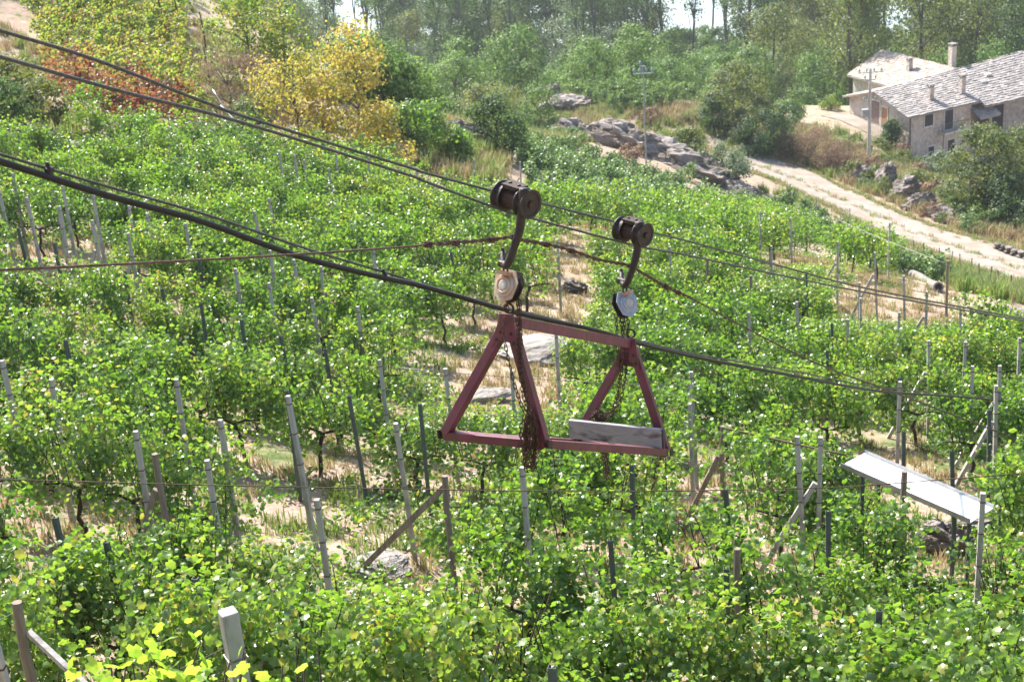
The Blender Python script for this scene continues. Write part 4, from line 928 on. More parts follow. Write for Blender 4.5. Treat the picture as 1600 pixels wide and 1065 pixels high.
# tall riverside wood: poplars, thin where the river shows through
def gapx(x): return ((x > 1035) & (x < 1165)) | ((x > 1360) & (x < 1425)) | ((x > 520) & (x < 595)) | ((x > 480) & (x < 500))
far_ok = lambda P, q: (P[:, 1] < bank_near(P[:, 0]) - 4) & (q[:, 0] > 240) & (q[:, 0] < 1750)
for P in poisson(-130, 130, 232, 330, 5.6, 1500, None, far_ok):
    x = vx(P)[0]
    if gapx(x):
        if rng.random() < .32: place('thin_poplar', P, rng.uniform(.85, 1.1), 'poplar_tree', 'tree', 'tall thin poplars along the river')
    else:
        u = rng.random()
        if u < .42: place('poplar', P, rng.uniform(.75, 1.1), 'poplar_tree', 'tree', 'tall poplars along the river')
        elif u < .62: place('thin_poplar', P, rng.uniform(.8, 1.1), 'poplar_tree', 'tree', 'tall thin poplars along the river')
        elif u < .86: place('ash', P, rng.uniform(.8, 1.2), 'woodland_tree', 'tree', 'olive green trees of the riverside wood')
        else: place('willow', P, rng.uniform(.8, 1.15), 'willow_tree', 'tree', 'silvery willows of the riverside wood')
# light green wood on the slope below the river flats
F1 = [(500, 215), (640, 205), (720, 186), (900, 158), (1000, 140), (1060, 130), (1040, 165), (1060, 250), (480, 330)]
for P in poisson(-50, 30, 140, 232, 5.0, 700, None, lambda P, q: (q[:, 0] > 440) & (q[:, 0] < 1040) & (P[:, 1] > 152 + 0.1 * (q[:, 0] - 500) * .05)):
    place('robinia', P, rng.uniform(.62, .95), 'robinia_tree', 'tree', 'light green trees of the low wood')
for P in poisson(8, 60, 165, 236, 5.6, 500, None, lambda P, q: (q[:, 0] > 1030) & (q[:, 0] < 1345) & (P[:, 1] > 176)):
    u = rng.random()
    if vx(P)[0] < 1185 or P[1] > 215: u = min(u, .59)
    place('robinia' if u < .6 else ('ash' if u < .8 else 'willow'), P, rng.uniform(.7, 1.0) if u >= .6 else rng.uniform(.7, 1.0), 'robinia_tree' if u < .6 else ('woodland_tree' if u < .8 else 'willow_tree'), 'tree', 'trees of the wood beside the shed')
for P in poisson(38, 120, 176, 238, 6.0, 500, None, lambda P, q: (((q[:, 0] > 1345) & (q[:, 0] < 1352)) | ((q[:, 0] > 1432) & (q[:, 0] < 1720)))):
    u = rng.random(); place('ash' if u < .5 else ('poplar' if u < .8 else 'robinia'), P, rng.uniform(.8, 1.1), 'woodland_tree' if u < .8 else 'robinia_tree', 'tree', 'trees behind the farmhouse')
for P in poisson(-90, -20, 150, 240, 6.5, 300, None, lambda P, q: (q[:, 0] > 240) & (q[:, 0] < 470)):
    place('willow' if rng.random() < .6 else 'dark_broadleaf', P, rng.uniform(.9, 1.2), 'willow_tree', 'tree', 'grey green trees beyond the hillside plot')
# single trees and shrubs
def own(px, py, name, cat, label, mat, hgt, rad_, nclump, per, leaf, cr, seed, base=.3, shape='round', r0=.08, T=T_LEAF, sz=1.0, nl=9, tmat=None):
    P = gp(px, py); k = kind_of_tree(1, seed, mat, hgt, base, rad_, nclump, per, leaf, cr, shape, r0, False, T, tmat, nl)[0]
    return place(k, P, 1.0, name, cat, None, sz, label)
own(470, 245, 'golden_tree', 'tree', 'bushy yellow gold tree at the edge of the field, lower of the two', M['leaf_gold'], 4.3, 2.0, 60, 56, .14, .32, 601, .3)
own(565, 255, 'golden_tree', 'tree', 'tall gold tree with orange tips beside the dark wood', M['leaf_gold'], 6.0, 1.6, 64, 58, .14, .32, 602, .3, 'tall')
own(515, 250, 'golden_tree', 'tree', 'gold bush filling the gap between the two bigger golden trees', M['leaf_gold'], 3.6, 1.6, 44, 56, .14, .32, 603, .2)
own(605, 262, 'golden_tree', 'tree', 'low gold bush at the outer end of the golden trees', M['leaf_gold'], 2.6, 1.3, 30, 60, .16, .3, 613, .2)
own(400, 150, 'yellowing_tree', 'tree', 'yellow olive tree behind the dry brown shrubs', M['leaf_yellow'], 4.9, 2.0, 60, 70, .16, .40, 604, .8)
own(455, 160, 'yellowing_tree', 'tree', 'slender yellow green tree beside the golden trees', M['leaf_yellow'], 4.9, 1.2, 44, 70, .16, .34, 605, .6, 'tall')
own(365, 190, 'dry_shrub', 'shrub', 'leafless brown shrub at the edge of the hillside plot', M['twig_brown'], 3.2, 2.2, 50, 60, .16, .4, 606, .2, 'round', .05, T_SLIM, 1, 26)
own(410, 200, 'dry_shrub', 'shrub', 'dry mauve brown shrub in front of the golden trees', M['twig_brown'], 3.0, 1.9, 44, 60, .16, .36, 607, .2, 'round', .05, T_SLIM, 1, 26)
own(385, 225, 'dark_shrub', 'shrub', 'dark low shrub at the foot of the dry brown shrubs', M['tree_dark'], 1.7, 1.2, 30, 60, .13, .3, 608, .1)
own(776, 246, 'round_bush', 'bush', 'dark round bush standing alone behind the upper pulley', M['tree_dark'], 3.2, 1.6, 62, 90, .15, .32, 610, .2)
own(770, 200, 'broad_shrub', 'shrub', 'wide olive shrub behind the dark round bush', M['tree_olive'], 4.2, 3.4, 56, 80, .24, .55, 611, .3)
own(845, 215, 'leafy_shrub', 'shrub', 'green shrub between the dark round bush and the grey rock hump', M['tree_light'], 4.6, 2.0, 44, 80, .2, .45, 612, .3)
own(1148, 205, 'spreading_tree', 'tree', 'olive green tree on the bank where the lane begins', M['tree_olive'], 6.2, 3.2, 66, 90, .24, .55, 620, .3)
own(1112, 205, 'dark_shrub', 'shrub', 'dark green shrub in the shade under the olive green bank tree', M['tree_dark'], 3.0, 1.3, 34, 80, .2, .36, 621, .1)
own(1192, 238, 'clipped_bush', 'bush', 'dense dark green rounded bush beside the start of the lane', M['tree_dark'], 3.6, 3.0, 84, 110, .19, .36, 622, .05)
own(1255, 162, 'round_bush', 'bush', 'big dark green bush beside the stone heap', M['tree_dark'], 5.4, 3.4, 84, 100, .24, .45, 623, .1)
own(1205, 140, 'fir_tree', 'tree', 'dark layered conifer behind the little shed', M['tree_dark'], 8.0, 3.4, 60, 70, .28, .5, 624, .8, 'cone')
own(1225, 190, 'leafy_shrub', 'shrub', 'bright green low hedge shrub beneath the stone heap', M['leaf_grey'], 1.8, 2.4, 50, 90, .2, .34, 625, .05)
own(1170, 180, 'leafy_shrub', 'shrub', 'pale green shrub in front of the little shed', M['tree_olive'], 3.2, 2.2, 44, 80, .22, .42, 626, .1)
own(1298, 172, 'yellow_shrub', 'shrub', 'small bright yellow green shrub at the corner of the yard', M['leaf_yellow'], 1.5, 1.1, 26, 70, .16, .26, 627, .05)
own(1275, 262, 'dry_shrub', 'shrub', 'wide brown dry shrub on the bank above the lane', M['twig_brown'], 3.4, 3.2, 80, 80, .2, .42, 628, .1, 'round', .05, T_SLIM, 1, 30)
own(1320, 268, 'dry_shrub', 'shrub', 'brown dry shrub beside the foot of the utility pole', M['twig_brown'], 2.8, 2.4, 60, 80, .2, .40, 629, .1, 'round', .05, T_SLIM, 1, 30)
own(1235, 250, 'dry_shrub', 'shrub', 'brown dry shrub next to the dense dark rounded bush', M['twig_brown'], 2.4, 1.8, 50, 80, .2, .36, 630, .1, 'round', .05, T_SLIM, 1, 30)
own(1535, 335, 'big_shrub', 'tree', 'large olive green bush before the facade of the farmhouse', M['tree_olive'], 7.0, 3.3, 90, 110, .22, .5, 631, .3)
own(1600, 320, 'big_shrub', 'tree', 'dark olive bush partly cut by the picture edge under the barn', M['tree_olive'], 6.4, 2.8, 80, 100, .22, .5, 632, .2)
own(1570, 350, 'dark_shrub', 'shrub', 'dark shrub under the large olive bush', M['tree_dark'], 3.6, 3.2, 60, 90, .22, .45, 633, .05)
own(1468, 282, 'leafy_shrub', 'shrub', 'grey green shrub at the foot of the house wall', M['tree_silver'], 2.6, 1.4, 36, 90, .18, .3, 634, .05)
own(1435, 300, 'leafy_shrub', 'shrub', 'small green shrub growing between the boulders of the lane', M['tree_olive'], 1.7, 1.3, 30, 70, .18, .3, 635, .05)
own(1392, 232, 'vine_arbour', 'shrub', 'dark green creeper arch at the corner of the farmhouse', M['tree_dark'], 2.9, .9, 50, 90, .17, .3, 636, .5)
own(1075, 245, 'leafy_shrub', 'shrub', 'yellow green shrub between the rocky ridge and the lane', M['tree_olive'], 2.4, 1.6, 40, 80, .2, .34, 637, .05)
own(1128, 278, 'leafy_shrub', 'shrub', 'pale green straggly shrub just below the start of the lane', M['tree_silver'], 2.4, 2.4, 50, 80, .18, .36, 638, .05)
own(20, 150, 'leafy_shrub', 'shrub', 'green shrub on the straw path at the hill foot', M['tree_olive'], 1.5, 1.0, 30, 80, .12, .24, 639, .05)
own(68, 190, 'leafy_shrub', 'shrub', 'dark green shrub above the dark terrace block', M['tree_olive'], 1.4, 1.0, 30, 80, .12, .24, 640, .05)
own(5, 215, 'dark_shrub', 'shrub', 'dark shrub on the terrace edge where the upper cable enters', M['tree_dark'], 1.9, .9, 34, 80, .13, .24, 641, .05)
own(590, 168, 'leafy_shrub', 'shrub', 'light green shrub just behind the tall gold tree', M['tree_light'], 3.6, 2.4, 46, 80, .2, .42, 642, .1)
own(628, 182, 'leafy_shrub', 'shrub', 'light green shrub between the golden trees and the white stone', M['tree_light'], 3.0, 2.2, 44, 80, .2, .4, 643, .1)
own(555, 160, 'leafy_shrub', 'shrub', 'green shrub seen through the crown of the gold tree', M['tree_light'], 3.4, 2.2, 44, 80, .2, .4, 644, .1)
for i, (px, py, hh) in enumerate([(655, 246, 2.6), (678, 240, 2.6), (625, 236, 2.0), (720, 262, 1.8)]):
    own(px, py, 'vine_column', 'vine', ['narrow green column of vine, tallest of those before the dark wood', 'narrow green vine column beside the grey rubble rock', 'short green vine column next to the golden trees', 'short green vine clump under the dark round bush'][i], M['leaf'], hh, .55, 26, 60, .16, .26, 650 + i, .2, 'column', .05)
# small terraced vineyard under the woods
TERR = [(890, 152), (1000, 128), (1090, 132), (1100, 158), (1010, 182), (930, 172)]
p, q = row_points(TERR, rad(20), 1.9, .85, -5, 30, 120, 175)
s = rng.uniform(.8, 1.1, len(p)); scatter('terrace_grapevines', p, s, rad(20) + rng.normal(size=len(p)) * .1, VGREY, 'green vines of the small plot under the woods')
pp = np.array([gp(x, y) for x, y in zip(np.linspace(690, 735, 12), np.linspace(196, 186, 12))])
scatter('hedge_row', pp, rng.uniform(.9, 1.2, 12), rng.uniform(0, 6, 12), VGREY, 'short dark hedge row in the clearing')
# undergrowth of the woods
US = [crown_mesh('bush', 700 + i, M['tree_dark'] if i % 2 else M['tree_light'], 2.4, .1, 1.8, 22, 55, .32, .45)[0] for i in range(4)]
pp = np.array(poisson(-120, 130, 165, 320, 3.2, 5200, None, lambda P, q: (P[:, 1] < bank_near(P[:, 0]) - 1) & (q[:, 0] > 200) & (q[:, 0] < 1800) & ((P[:, 1] > 200) | (q[:, 0] < 1300) & (P[:, 1] > 168 + .02 * q[:, 0]))))
scatter('undergrowth', pp, rng.uniform(.5, 1.3, len(pp)), rng.uniform(0, 6, len(pp)), US, 'green undergrowth of the riverside wood')
# scrub on the bank under the house
SB = [crown_mesh('bush', 720 + i, [M['twig_brown'], M['tree_olive'], M['leaf_grey']][i % 3], 1.3, .05, .9, 16, 45, .17, .22, 'round', T_LEAF)[0] for i in range(6)]
pp = np.array(poisson(12, 60, 100, 160, 1.7, 2600, [(1225, 232), (1330, 225), (1420, 245), (1500, 285), (1620, 340), (1620, 385), (1500, 362), (1400, 318), (1290, 268)]) + poisson(5, 35, 95, 160, 3.4, 500, [(860, 240), (880, 185), (1080, 170), (1100, 230), (1140, 270), (1190, 300), (1100, 306), (960, 262)]))
scatter('bank_scrub', pp, rng.uniform(.45, 1.25, len(pp)), rng.uniform(0, 6, len(pp)), SB, 'low scrub on the rocky banks')
# wood on the far bank
pp = np.array(poisson(-420, 420, 340, 760, 9, 4000, None, lambda P, q: (P[:, 1] > bank_far(P[:, 0]) + 6)))
scatter('far_bank_wood', pp, rng.uniform(.8, 1.3, len(pp)), rng.uniform(0, 6, len(pp)), [k[0] for k in TK['dark_broadleaf']], 'dark wood on the far bank of the river')
print('trees', len(TREES))
# ------------------------------------------------------------------ cable carrier
M['red_paint'] = surf('faded_red_paint', [(.3, (.075, .016, .028)), (.55, (.125, .026, .048)), (.8, (.165, .046, .068))], 4, .5, .25, dirt=((.075, .035, .024), 9, .5, .66))
M['dark_iron'] = surf('dark_oily_iron', [(.3, (.010, .008, .007)), (.7, (.032, .023, .019))], 14, .55, .3, spec=.35)
M['rust_iron'] = surf('rusty_iron', [(.3, (.02, .011, .008)), (.6, (.05, .024, .015)), (.8, (.10, .05, .03))], 22, .75, .4)
M['chain'] = surf('rusty_chain', [(.3, (.03, .015, .010)), (.7, (.095, .05, .03))], 40, .6, 0, metal=.35)
M['hoist_orange'] = surf('worn_orange_paint', [(.35, (.30, .12, .05)), (.5, (.36, .27, .19)), (.7, (.40, .36, .31))], 9, .5, .15)
M['hoist_white'] = surf('worn_white_paint', [(.3, (.17, .22, .30)), (.58, (.30, .34, .39)), (.72, (.30, .07, .04))], 8, .5, .15)
M['cover_disc'] = surf('worn_pale_disc', [(.3, (.30, .27, .23)), (.7, (.44, .41, .37))], 30, .5, .1)
M['plank'] = surf('grey_weathered_plank', [(.3, (.19, .175, .185)), (.6, (.27, .255, .27)), (.8, (.32, .305, .32))], 5, .85, .4, stretch=(1, 1, 3), dirt=((.05, .042, .042), 4.5, .56, .72))
M['black_hose'] = surf('black_rubber', [(.3, (.005, .005, .005)), (.7, (.012, .012, .012))], 10, .5, .1, spec=.3)
M['white_sheet'] = surf('white_coated_sheet', [(.3, (.8, .8, .8)), (.7, (.84, .84, .84))], 2, .22, .02)
up = np.array([0, 0, 1.0])
NA, NL, NR = at(796, 497, 10.0), at(695, 679, 10.42), at(851, 693, 10.12)
FA, FL, FR = at(986, 534, 11.7), at(897, 691, 12.1), at(1042, 706, 11.78)
car = empty('cable_carrier', tuple(NA)); tag(car, 'dull red steel carrier frame of two triangles hanging from the track cable', 'cable carrier')
lc = lambda p: np.asarray(p) - NA
axis_l = nrm(FA - NA); axis_w = nrm(NR - NL)
def bar_part(name, p, q, wd, th, u, root=car, mat='red_paint', lab=None, f=lc):
    b = MB(); b.bar(f(p), f(q), wd, th, u); o = b.build(name, [M[mat]], root, bevel=.004)
    if lab: o['label'] = lab
    return o
def angle_bar(name, p, q, wd, u, lab=None):
    "angle iron: two thin flanges"
    p, q = lc(p), lc(q); a = nrm(q - p); u = nrm(np.asarray(u) - a * (np.asarray(u) @ a)); s = np.cross(a, u); t = .008; b = MB()
    b.bar(p + u * wd / 2, q + u * wd / 2, wd, t, u); b.bar(p + s * (wd / 2 - t / 2) - u * .0, q + s * (wd / 2 - t / 2), t, wd - 2 * t, u)
    b.bar(p - s * (wd / 2 - t / 2), q - s * (wd / 2 - t / 2), t, wd - 2 * t, u)
    o = b.build(name, [M['red_paint']], car, bevel=.002)
    if lab: o['label'] = lab
    return o
for A, L_, R_ in ((NA, NL, NR), (FA, FL, FR)):
    out_ = -axis_l if A is NA else -axis_l
    for foot in (L_, R_):
        d_ = nrm(foot - A); bar_part('leg', A + d_ * .05, foot - d_ * .02, .07, .07 if A is NA else .055, out_)
        b = MB(); c = lc(A) + lc(foot) * 0
    bar_part('base_rail', L_ + (0, 0, .0), R_ + (0, 0, .0), .062, .066, up)
    # gusset plate at the apex
    b = MB(); a0 = lc(A); dl, dr = nrm(L_ - A), nrm(R_ - A)
    P4 = [a0 + up * .045 - axis_w * .05, a0 + up * .045 + axis_w * .05, a0 + dr * .24 + axis_w * .01, a0 + dr * .17 - axis_w * .02, a0 + dl * .17 + axis_w * .02, a0 + dl * .24 - axis_w * .01]
    n0 = nrm(np.cross(axis_w, up)); n0 = n0 if n0 @ F < 0 else -n0
    V = [p + n0 * .034 for p in P4] + [p + n0 * .044 for p in P4]; b.add(V, [(0, 1, 2, 3, 4, 5)[::-1], (6, 7, 8, 9, 10, 11)] + [(i, (i + 1) % 6, (i + 1) % 6 + 6, i + 6) for i in range(6)])
    g = b.build('gusset_plate', [M['red_paint']], car)
    for k_, (dd, q_) in enumerate(((dl, .1), (dr, .1), (dl, .17), (dr, .17))):
        b = MB(); b.lathe(a0 + dd * q_ + n0 * .044, n0, [(0, .012), (.008, .012), (.009, .007)], 6); b.build('bolt', [M['rust_iron']], g)
    # cross tie a little below the far apex, lifting eye above
    if A is FA: bar_part('cross_tie', A + dl * .2, A + dr * .2, .05, .035, axis_l)
    b = MB(); ring = [a0 + up * (.075 + .035 * math.sin(t)) + axis_w * .035 * math.cos(t) for t in np.linspace(0, 2 * math.pi, 13)]; b.tube(ring, .009, 6, cap=False); b.build('lifting_eye', [M['rust_iron']], car)
bar_part('top_beam', NA + axis_l * .06 - up * .02, FA - axis_l * .03 - up * .02, .05, .075, up)
for p, q in ((NL, FL), (NR, FR)): bar_part('side_rail', p + axis_l * .03, q - axis_l * .03, .055, .06, up)
for A, fo in ((NL, 1), (NR, 1), (FR, 1)):
    b = MB(); c = lc(A) + axis_w * (-.04 if A is NL else .04); b.frame_box(c, axis_w * .004, axis_l * .03, up * .034); b.build('end_cap', [M['dark_iron']], car)

# plank standing on edge on the carrier
p, q = at(889, 689, 11.93), at(1038, 705.5, 11.62); pc = (p + q) / 2 + up * .118; ax = nrm(q - p); nn = nrm(np.cross(ax, up)); hl = np.linalg.norm(q - p) / 2
o = empty('wooden_plank', tuple(pc)); tag(o, 'grey weathered plank with dark stains standing on edge on the red carrier', 'plank')
b = MB(); b.frame_box((0, 0, 0), ax * (hl - .012), nn * .02, up * .082); b.build('board', [M['plank']], o, bevel=.004)
b = MB(); b.frame_box(ax * (hl - .004), ax * .007, nn * .021, up * .083); b.build('dark_end_face', [M['dark_wood']], o)  # the plank's own end face, coloured darker than the board

# pulleys with their hooks
def trolley(c1, c2, hookpx, hd0, hd1, rr, label):
    P1, P2 = at(*c1), at(*c2); root = empty('pulley_trolley', tuple((P1 + P2) / 2)); rp_ = (P1 + P2) / 2; tag(root, label, 'pulley')
    ax = nrm(P2 - P1); f = lambda v: np.asarray(v) - rp_
    for P in (P1, P2):
        b = MB(); b.lathe(f(P), ax, [(-.042, .02), (-.041, rr * .8), (-.040, rr), (-.030, rr * 1.0), (-.014, rr * .80), (.014, rr * .80), (.030, rr * 1.0), (.040, rr), (.041, rr * .8), (.036, rr * .76), (.036, .02)], 32)
        w_ = b.build('pulley', [M['dark_iron']], root)
        b = MB(); b.lathe(f(P), ax, [(-.05, .018), (-.049, .026), (.049, .026), (.05, .018)], 6); b.build('axle_nut', [M['rust_iron']], w_)
    L_ = np.linalg.norm(P2 - P1)
    b = MB(); b.lathe(f(P1), ax, [(.036, rr * .3), (.037, rr * .70), (L_ - .037, rr * .62), (L_ - .036, rr * .3)], 18); b.build('housing', [M['rust_iron']], root)
    fw = nrm(np.cross(ax, up)); b = MB()
    b.frame_box(f((P1 + P2) / 2) + up * rr * .97, ax * L_ * .36, fw * rr * .5, up * .007); b.build('top_plate', [M['rust_iron']], root)
    b = MB()
    for s_ in (-1, 1): b.bar(f(P1 + ax * .05) + up * rr * .9 + fw * s_ * rr * .45, f(P2 - ax * .05) + up * rr * .9 + fw * s_ * rr * .45, .012, .03, up)
    for s_ in (.3, .7): b.lathe(f(P1 + ax * L_ * s_) + up * rr * .985, up, [(0, .014), (.014, .014), (.016, .008)], 6)
    b.build('bracket', [M['dark_iron']], root)
    # hook: flat bar hanging from the housing
    n_ = len(hookpx); H_ = [f(at(x, y, hd0 + (hd1 - hd0) * i / (n_ - 1))) for i, (x, y) in enumerate(hookpx)]; H_ = smooth_path(H_, 3)
    rads = list(np.interp(np.linspace(0, 1, len(H_)), [0, .12, .4, .75, 1], [.034, .033, .030, .026, .014])); b = MB(); b.tube(H_, rads, 8); hk = b.build('hook', [M['dark_iron']], root, smooth=True); e_ = H_[-1]; b = MB(); b.lathe(e_ - up * .02, up, [(0, .022), (.012, .024), (.013, .013), (.05, .012)], 8); b.lathe(H_[int(len(H_) * .8)], ax, [(-.04, .012), (-.039, .026), (.039, .026), (.04, .012)], 8); b.build('hook_lug', [M['dark_iron']], hk)
    return root
z1 = lambda L: [(x / 3.805 + 660, y / 3.805 + 260) for x, y in L]
trolley((788.5, 306, 9.78), (823, 317.5, 9.64), z1([(602, 130), (600, 210), (590, 270), (585, 330), (573, 395), (550, 465), (520, 548), (500, 588), (484, 582), (476, 545), (478, 506)]), 9.56, 9.86, .103,
        'larger dark pulley trolley with a long hook over the near end of the carrier')
trolley((974, 358, 11.44), (1003.5, 366, 11.32), z1([(1288, 330), (1287, 400), (1280, 480), (1265, 555), (1245, 620), (1222, 678), (1204, 706), (1190, 692), (1183, 655), (1184, 628)]), 11.25, 11.58, .100,
        'smaller looking dark pulley trolley with a hook over the far end of the carrier')
# chain hoists
def link_arrays():
    b = MB(); L_, W_, r_ = .0125, .0105, .0036; pts_ = []
    for k in range(12):
        t = 2 * math.pi * k / 12; pts_.append((W_ * math.cos(t), 0, W_ * math.sin(t) + (L_ if math.sin(t) > 0 else -L_)))
    n = 12
    for i in range(n):
        p = np.array(pts_[i]); a = nrm(np.array(pts_[(i + 1) % n]) - np.array(pts_[i - 1])); u = np.array([0, 1.0, 0]); s = np.cross(a, u)
        for k in range(4):
            t = 2 * math.pi * k / 4 + .4; b.v.append(tuple(p + r_ * (math.cos(t) * u + math.sin(t) * s)))
    for i in range(n):
        for k in range(4): b.f.append((i * 4 + k, i * 4 + (k + 1) % 4, ((i + 1) % n) * 4 + (k + 1) % 4, ((i + 1) % n) * 4 + k))
    return np.array(b.v), b.f
LKV, LKF = link_arrays()
def chain_mesh(paths, step=.034, jit=.0):
    V, Fc = [], []
    for P in paths:
        P = np.array(smooth_path(P, 10)); seg = np.linalg.norm(np.diff(P, axis=0), axis=1); cum = np.concatenate([[0], np.cumsum(seg)]); n = max(2, int(cum[-1] / step))
        for i in range(n):
            s = (i + .5) * step; k = min(len(seg) - 1, int(np.searchsorted(cum, s) - 1)); t = (s - cum[k]) / (seg[k] or 1); p = P[k] + (P[k + 1] - P[k]) * t; a = nrm(P[k + 1] - P[k])
            u = nrm(np.cross(a, (0.3, 1, .1))); v = np.cross(a, u); th = (i % 2) * math.pi / 2 + rng.normal() * .3; X_ = u * math.cos(th) + v * math.sin(th); Y_ = np.cross(a, X_)
            o = len(V); W_ = p + LKV[:, 0:1] * X_ + LKV[:, 1:2] * Y_ + LKV[:, 2:3] * a; V += W_.tolist(); Fc += [tuple(q + o for q in f) for f in LKF]
    return V, Fc
z2 = lambda L, d0, d1: [at(x / 3.805 + 660, y / 3.805 + 480, d0 + (d1 - d0) * i / (len(L) - 1)) for i, (x, y) in enumerate(L)]
def hoist(c, ax, s, paint, label, shackle_to, chains):
    C_ = at(*c); root = empty('chain_hoist', tuple(C_)); tag(root, label, 'chain hoist'); ax = nrm(ax); f = lambda v: np.asarray(v) - C_
    b = MB(); b.lathe((0, 0, 0), ax, [(-.05 * s, .03 * s), (-.049 * s, .072 * s), (.02 * s, .074 * s), (.021 * s, .04 * s)], 20); b.build('body', [M['dark_iron']], root)
    b = MB(); b.lathe(ax * .022 * s, ax, [(0, .074 * s), (.010 * s, .074 * s), (.014 * s, .066 * s), (.014 * s, .056 * s), (.024 * s, .054 * s), (.026 * s, .046 * s), (.022 * s, .042 * s), (.022 * s, .01 * s)], 26)
    cv = b.build('gear_cover', [M[paint]], root, smooth=False); b = MB(); b.lathe(ax * .0445 * s, ax, [(0, .034 * s), (.004, .033 * s), (.006, .02 * s)], 18); b.build('cover_disc', [M['cover_disc']], cv)
    b = MB(); b.lathe(-ax * .052 * s, -ax, [(0, .062 * s), (.03 * s, .06 * s), (.045 * s, .045 * s), (.05 * s, .02 * s)], 20); b.build('wheel_cover', [M['hoist_white']], root)
    for t_2 in (-.045, .015):
        b = MB(); sd = nrm(np.cross(ax, up)); u2 = nrm(np.cross(sd, ax)); Q = [(-.06, .098), (.06, .098), (.098, .03), (.075, -.075), (0, -.112), (-.075, -.075), (-.098, .03)]
        V = [ax * (t_2 + e) * s + sd * x * s + u2 * y * s for e in (0, .008) for x, y in Q]; b.add(V, [tuple(range(7))[::-1], tuple(range(7, 14))] + [(i, (i + 1) % 7, (i + 1) % 7 + 7, i + 7) for i in range(7)]); b.build('side_plate', [M[paint] if t_2 > 0 else M['dark_iron']], root, bevel=.002)
    b = MB(); b.frame_box(up * .078 * s, ax * .055 * s, nrm(np.cross(ax, up)) * .035 * s, up * .014 * s); b.build('top_bracket', [M['hoist_orange']], root)
    t = f(at(*shackle_to)); b0 = up * .085 * s; m_ = (t + b0) / 2; side = nrm(np.cross(ax, up)); hh = np.linalg.norm(t - b0) / 2 + .012; b = MB()
    b.tube([m_ + up * hh * math.cos(q) + side * .02 * math.sin(q) for q in np.linspace(0, 2 * math.pi, 15)], .007, 6, cap=False); b.build('suspension_hook', [M['rust_iron']], root)
    for nm, P in chains:
        V, Fc = chain_mesh([[f(p) for p in pth] for pth in P]); o = link(nm, mesh_from(nm, V, Fc, M['chain'])); o.parent = root
    return root
def loops(cx, y0, y1, half, d, k, seed):
    "a bunch of chain gathered at the top, hanging in loops"
    r = np.random.default_rng(seed); out = []
    for i in range(k):
        x = cx + r.normal() * half * .3; w_ = r.uniform(.5, 1.3) * half; yb = y0 + (y1 - y0) * r.uniform(.55, 1.0); dd = d + r.normal() * .03; dz = (yb - y0) * .0016
        out.append([at(x - w_ * .2, y0 + r.normal() * 3, dd), at(x - w_, y0 + (yb - y0) * .35, dd + dz * .4), at(x - w_ * .75, yb - 6, dd + dz), at(x + 1, yb, dd + dz), at(x + w_ * .8, yb - 7, dd + dz), at(x + w_, y0 + (yb - y0) * .4, dd + dz * .4), at(x + w_ * .2, y0 + r.normal() * 3, dd)])
    return out
hoist((793, 446, 9.92), -R * .62 - F * .72 + U * .1, 1.12, 'hoist_orange', 'worn orange and white chain hoist under the larger pulley hook', (788, 413, 9.85),
      [('load_chain', [[at(791, 463, 9.95), at(793, 480, 9.97), at(795, 494, 9.96)]]),
       ('hand_chain', [z2([(575, -45), (578, 120), (576, 230), (583, 400), (600, 520), (628, 640)], 9.86, 9.98), z2([(566, -40), (566, 140), (572, 300), (600, 450), (640, 640)], 9.88, 9.96), z2([(582, -40), (586, 160), (590, 300), (612, 470), (655, 645)], 9.85, 9.97),
                       z2([(490, 60), (480, 150), (492, 220), (520, 345), (556, 490), (606, 615), (640, 640)], 9.93, 10.0)]),
       ('chain_bundle', loops(829, 648, 738, 8, 9.98, 8, 3) + loops(831, 646, 700, 10, 9.98, 3, 4))])
hoist((978, 474, 11.6), R * .5 - F * .8 + U * .15, 1.08, 'hoist_white', 'worn bluish white chain hoist with red patches under the smaller pulley hook', (975, 444, 11.58),
      [('load_chain', [[at(968, 490, 11.62), at(971, 510, 11.66), at(976, 528, 11.66)], [at(976, 490, 11.6), at(976, 510, 11.62), at(978, 528, 11.64)]]),
       ('hand_chain', [z2([(1150, 40), (1156, 140), (1160, 250), (1172, 380), (1160, 500), (1130, 600), (1080, 640)], 11.62, 11.82), z2([(1215, 30), (1225, 120), (1215, 310), (1205, 420), (1180, 540), (1120, 640), (1060, 640)], 11.62, 11.82),
                       z2([(1185, 40), (1190, 200), (1185, 380), (1165, 520), (1110, 650), (1050, 630)], 11.62, 11.82)]),
       ('chain_bundle', loops(937, 642, 664, 8, 11.85, 7, 5) + [z2([(1040, 640), (1060, 760), (1070, 860), (1100, 1010)], 12.0, 12.25), z2([(1060, 640), (1075, 780), (1095, 900), (1098, 1020), (1080, 930), (1055, 820), (1045, 660)], 12.0, 12.28), z2([(1050, 650), (1050, 760), (1088, 900), (1110, 990), (1100, 880), (1060, 650)], 12.0, 12.26)])])

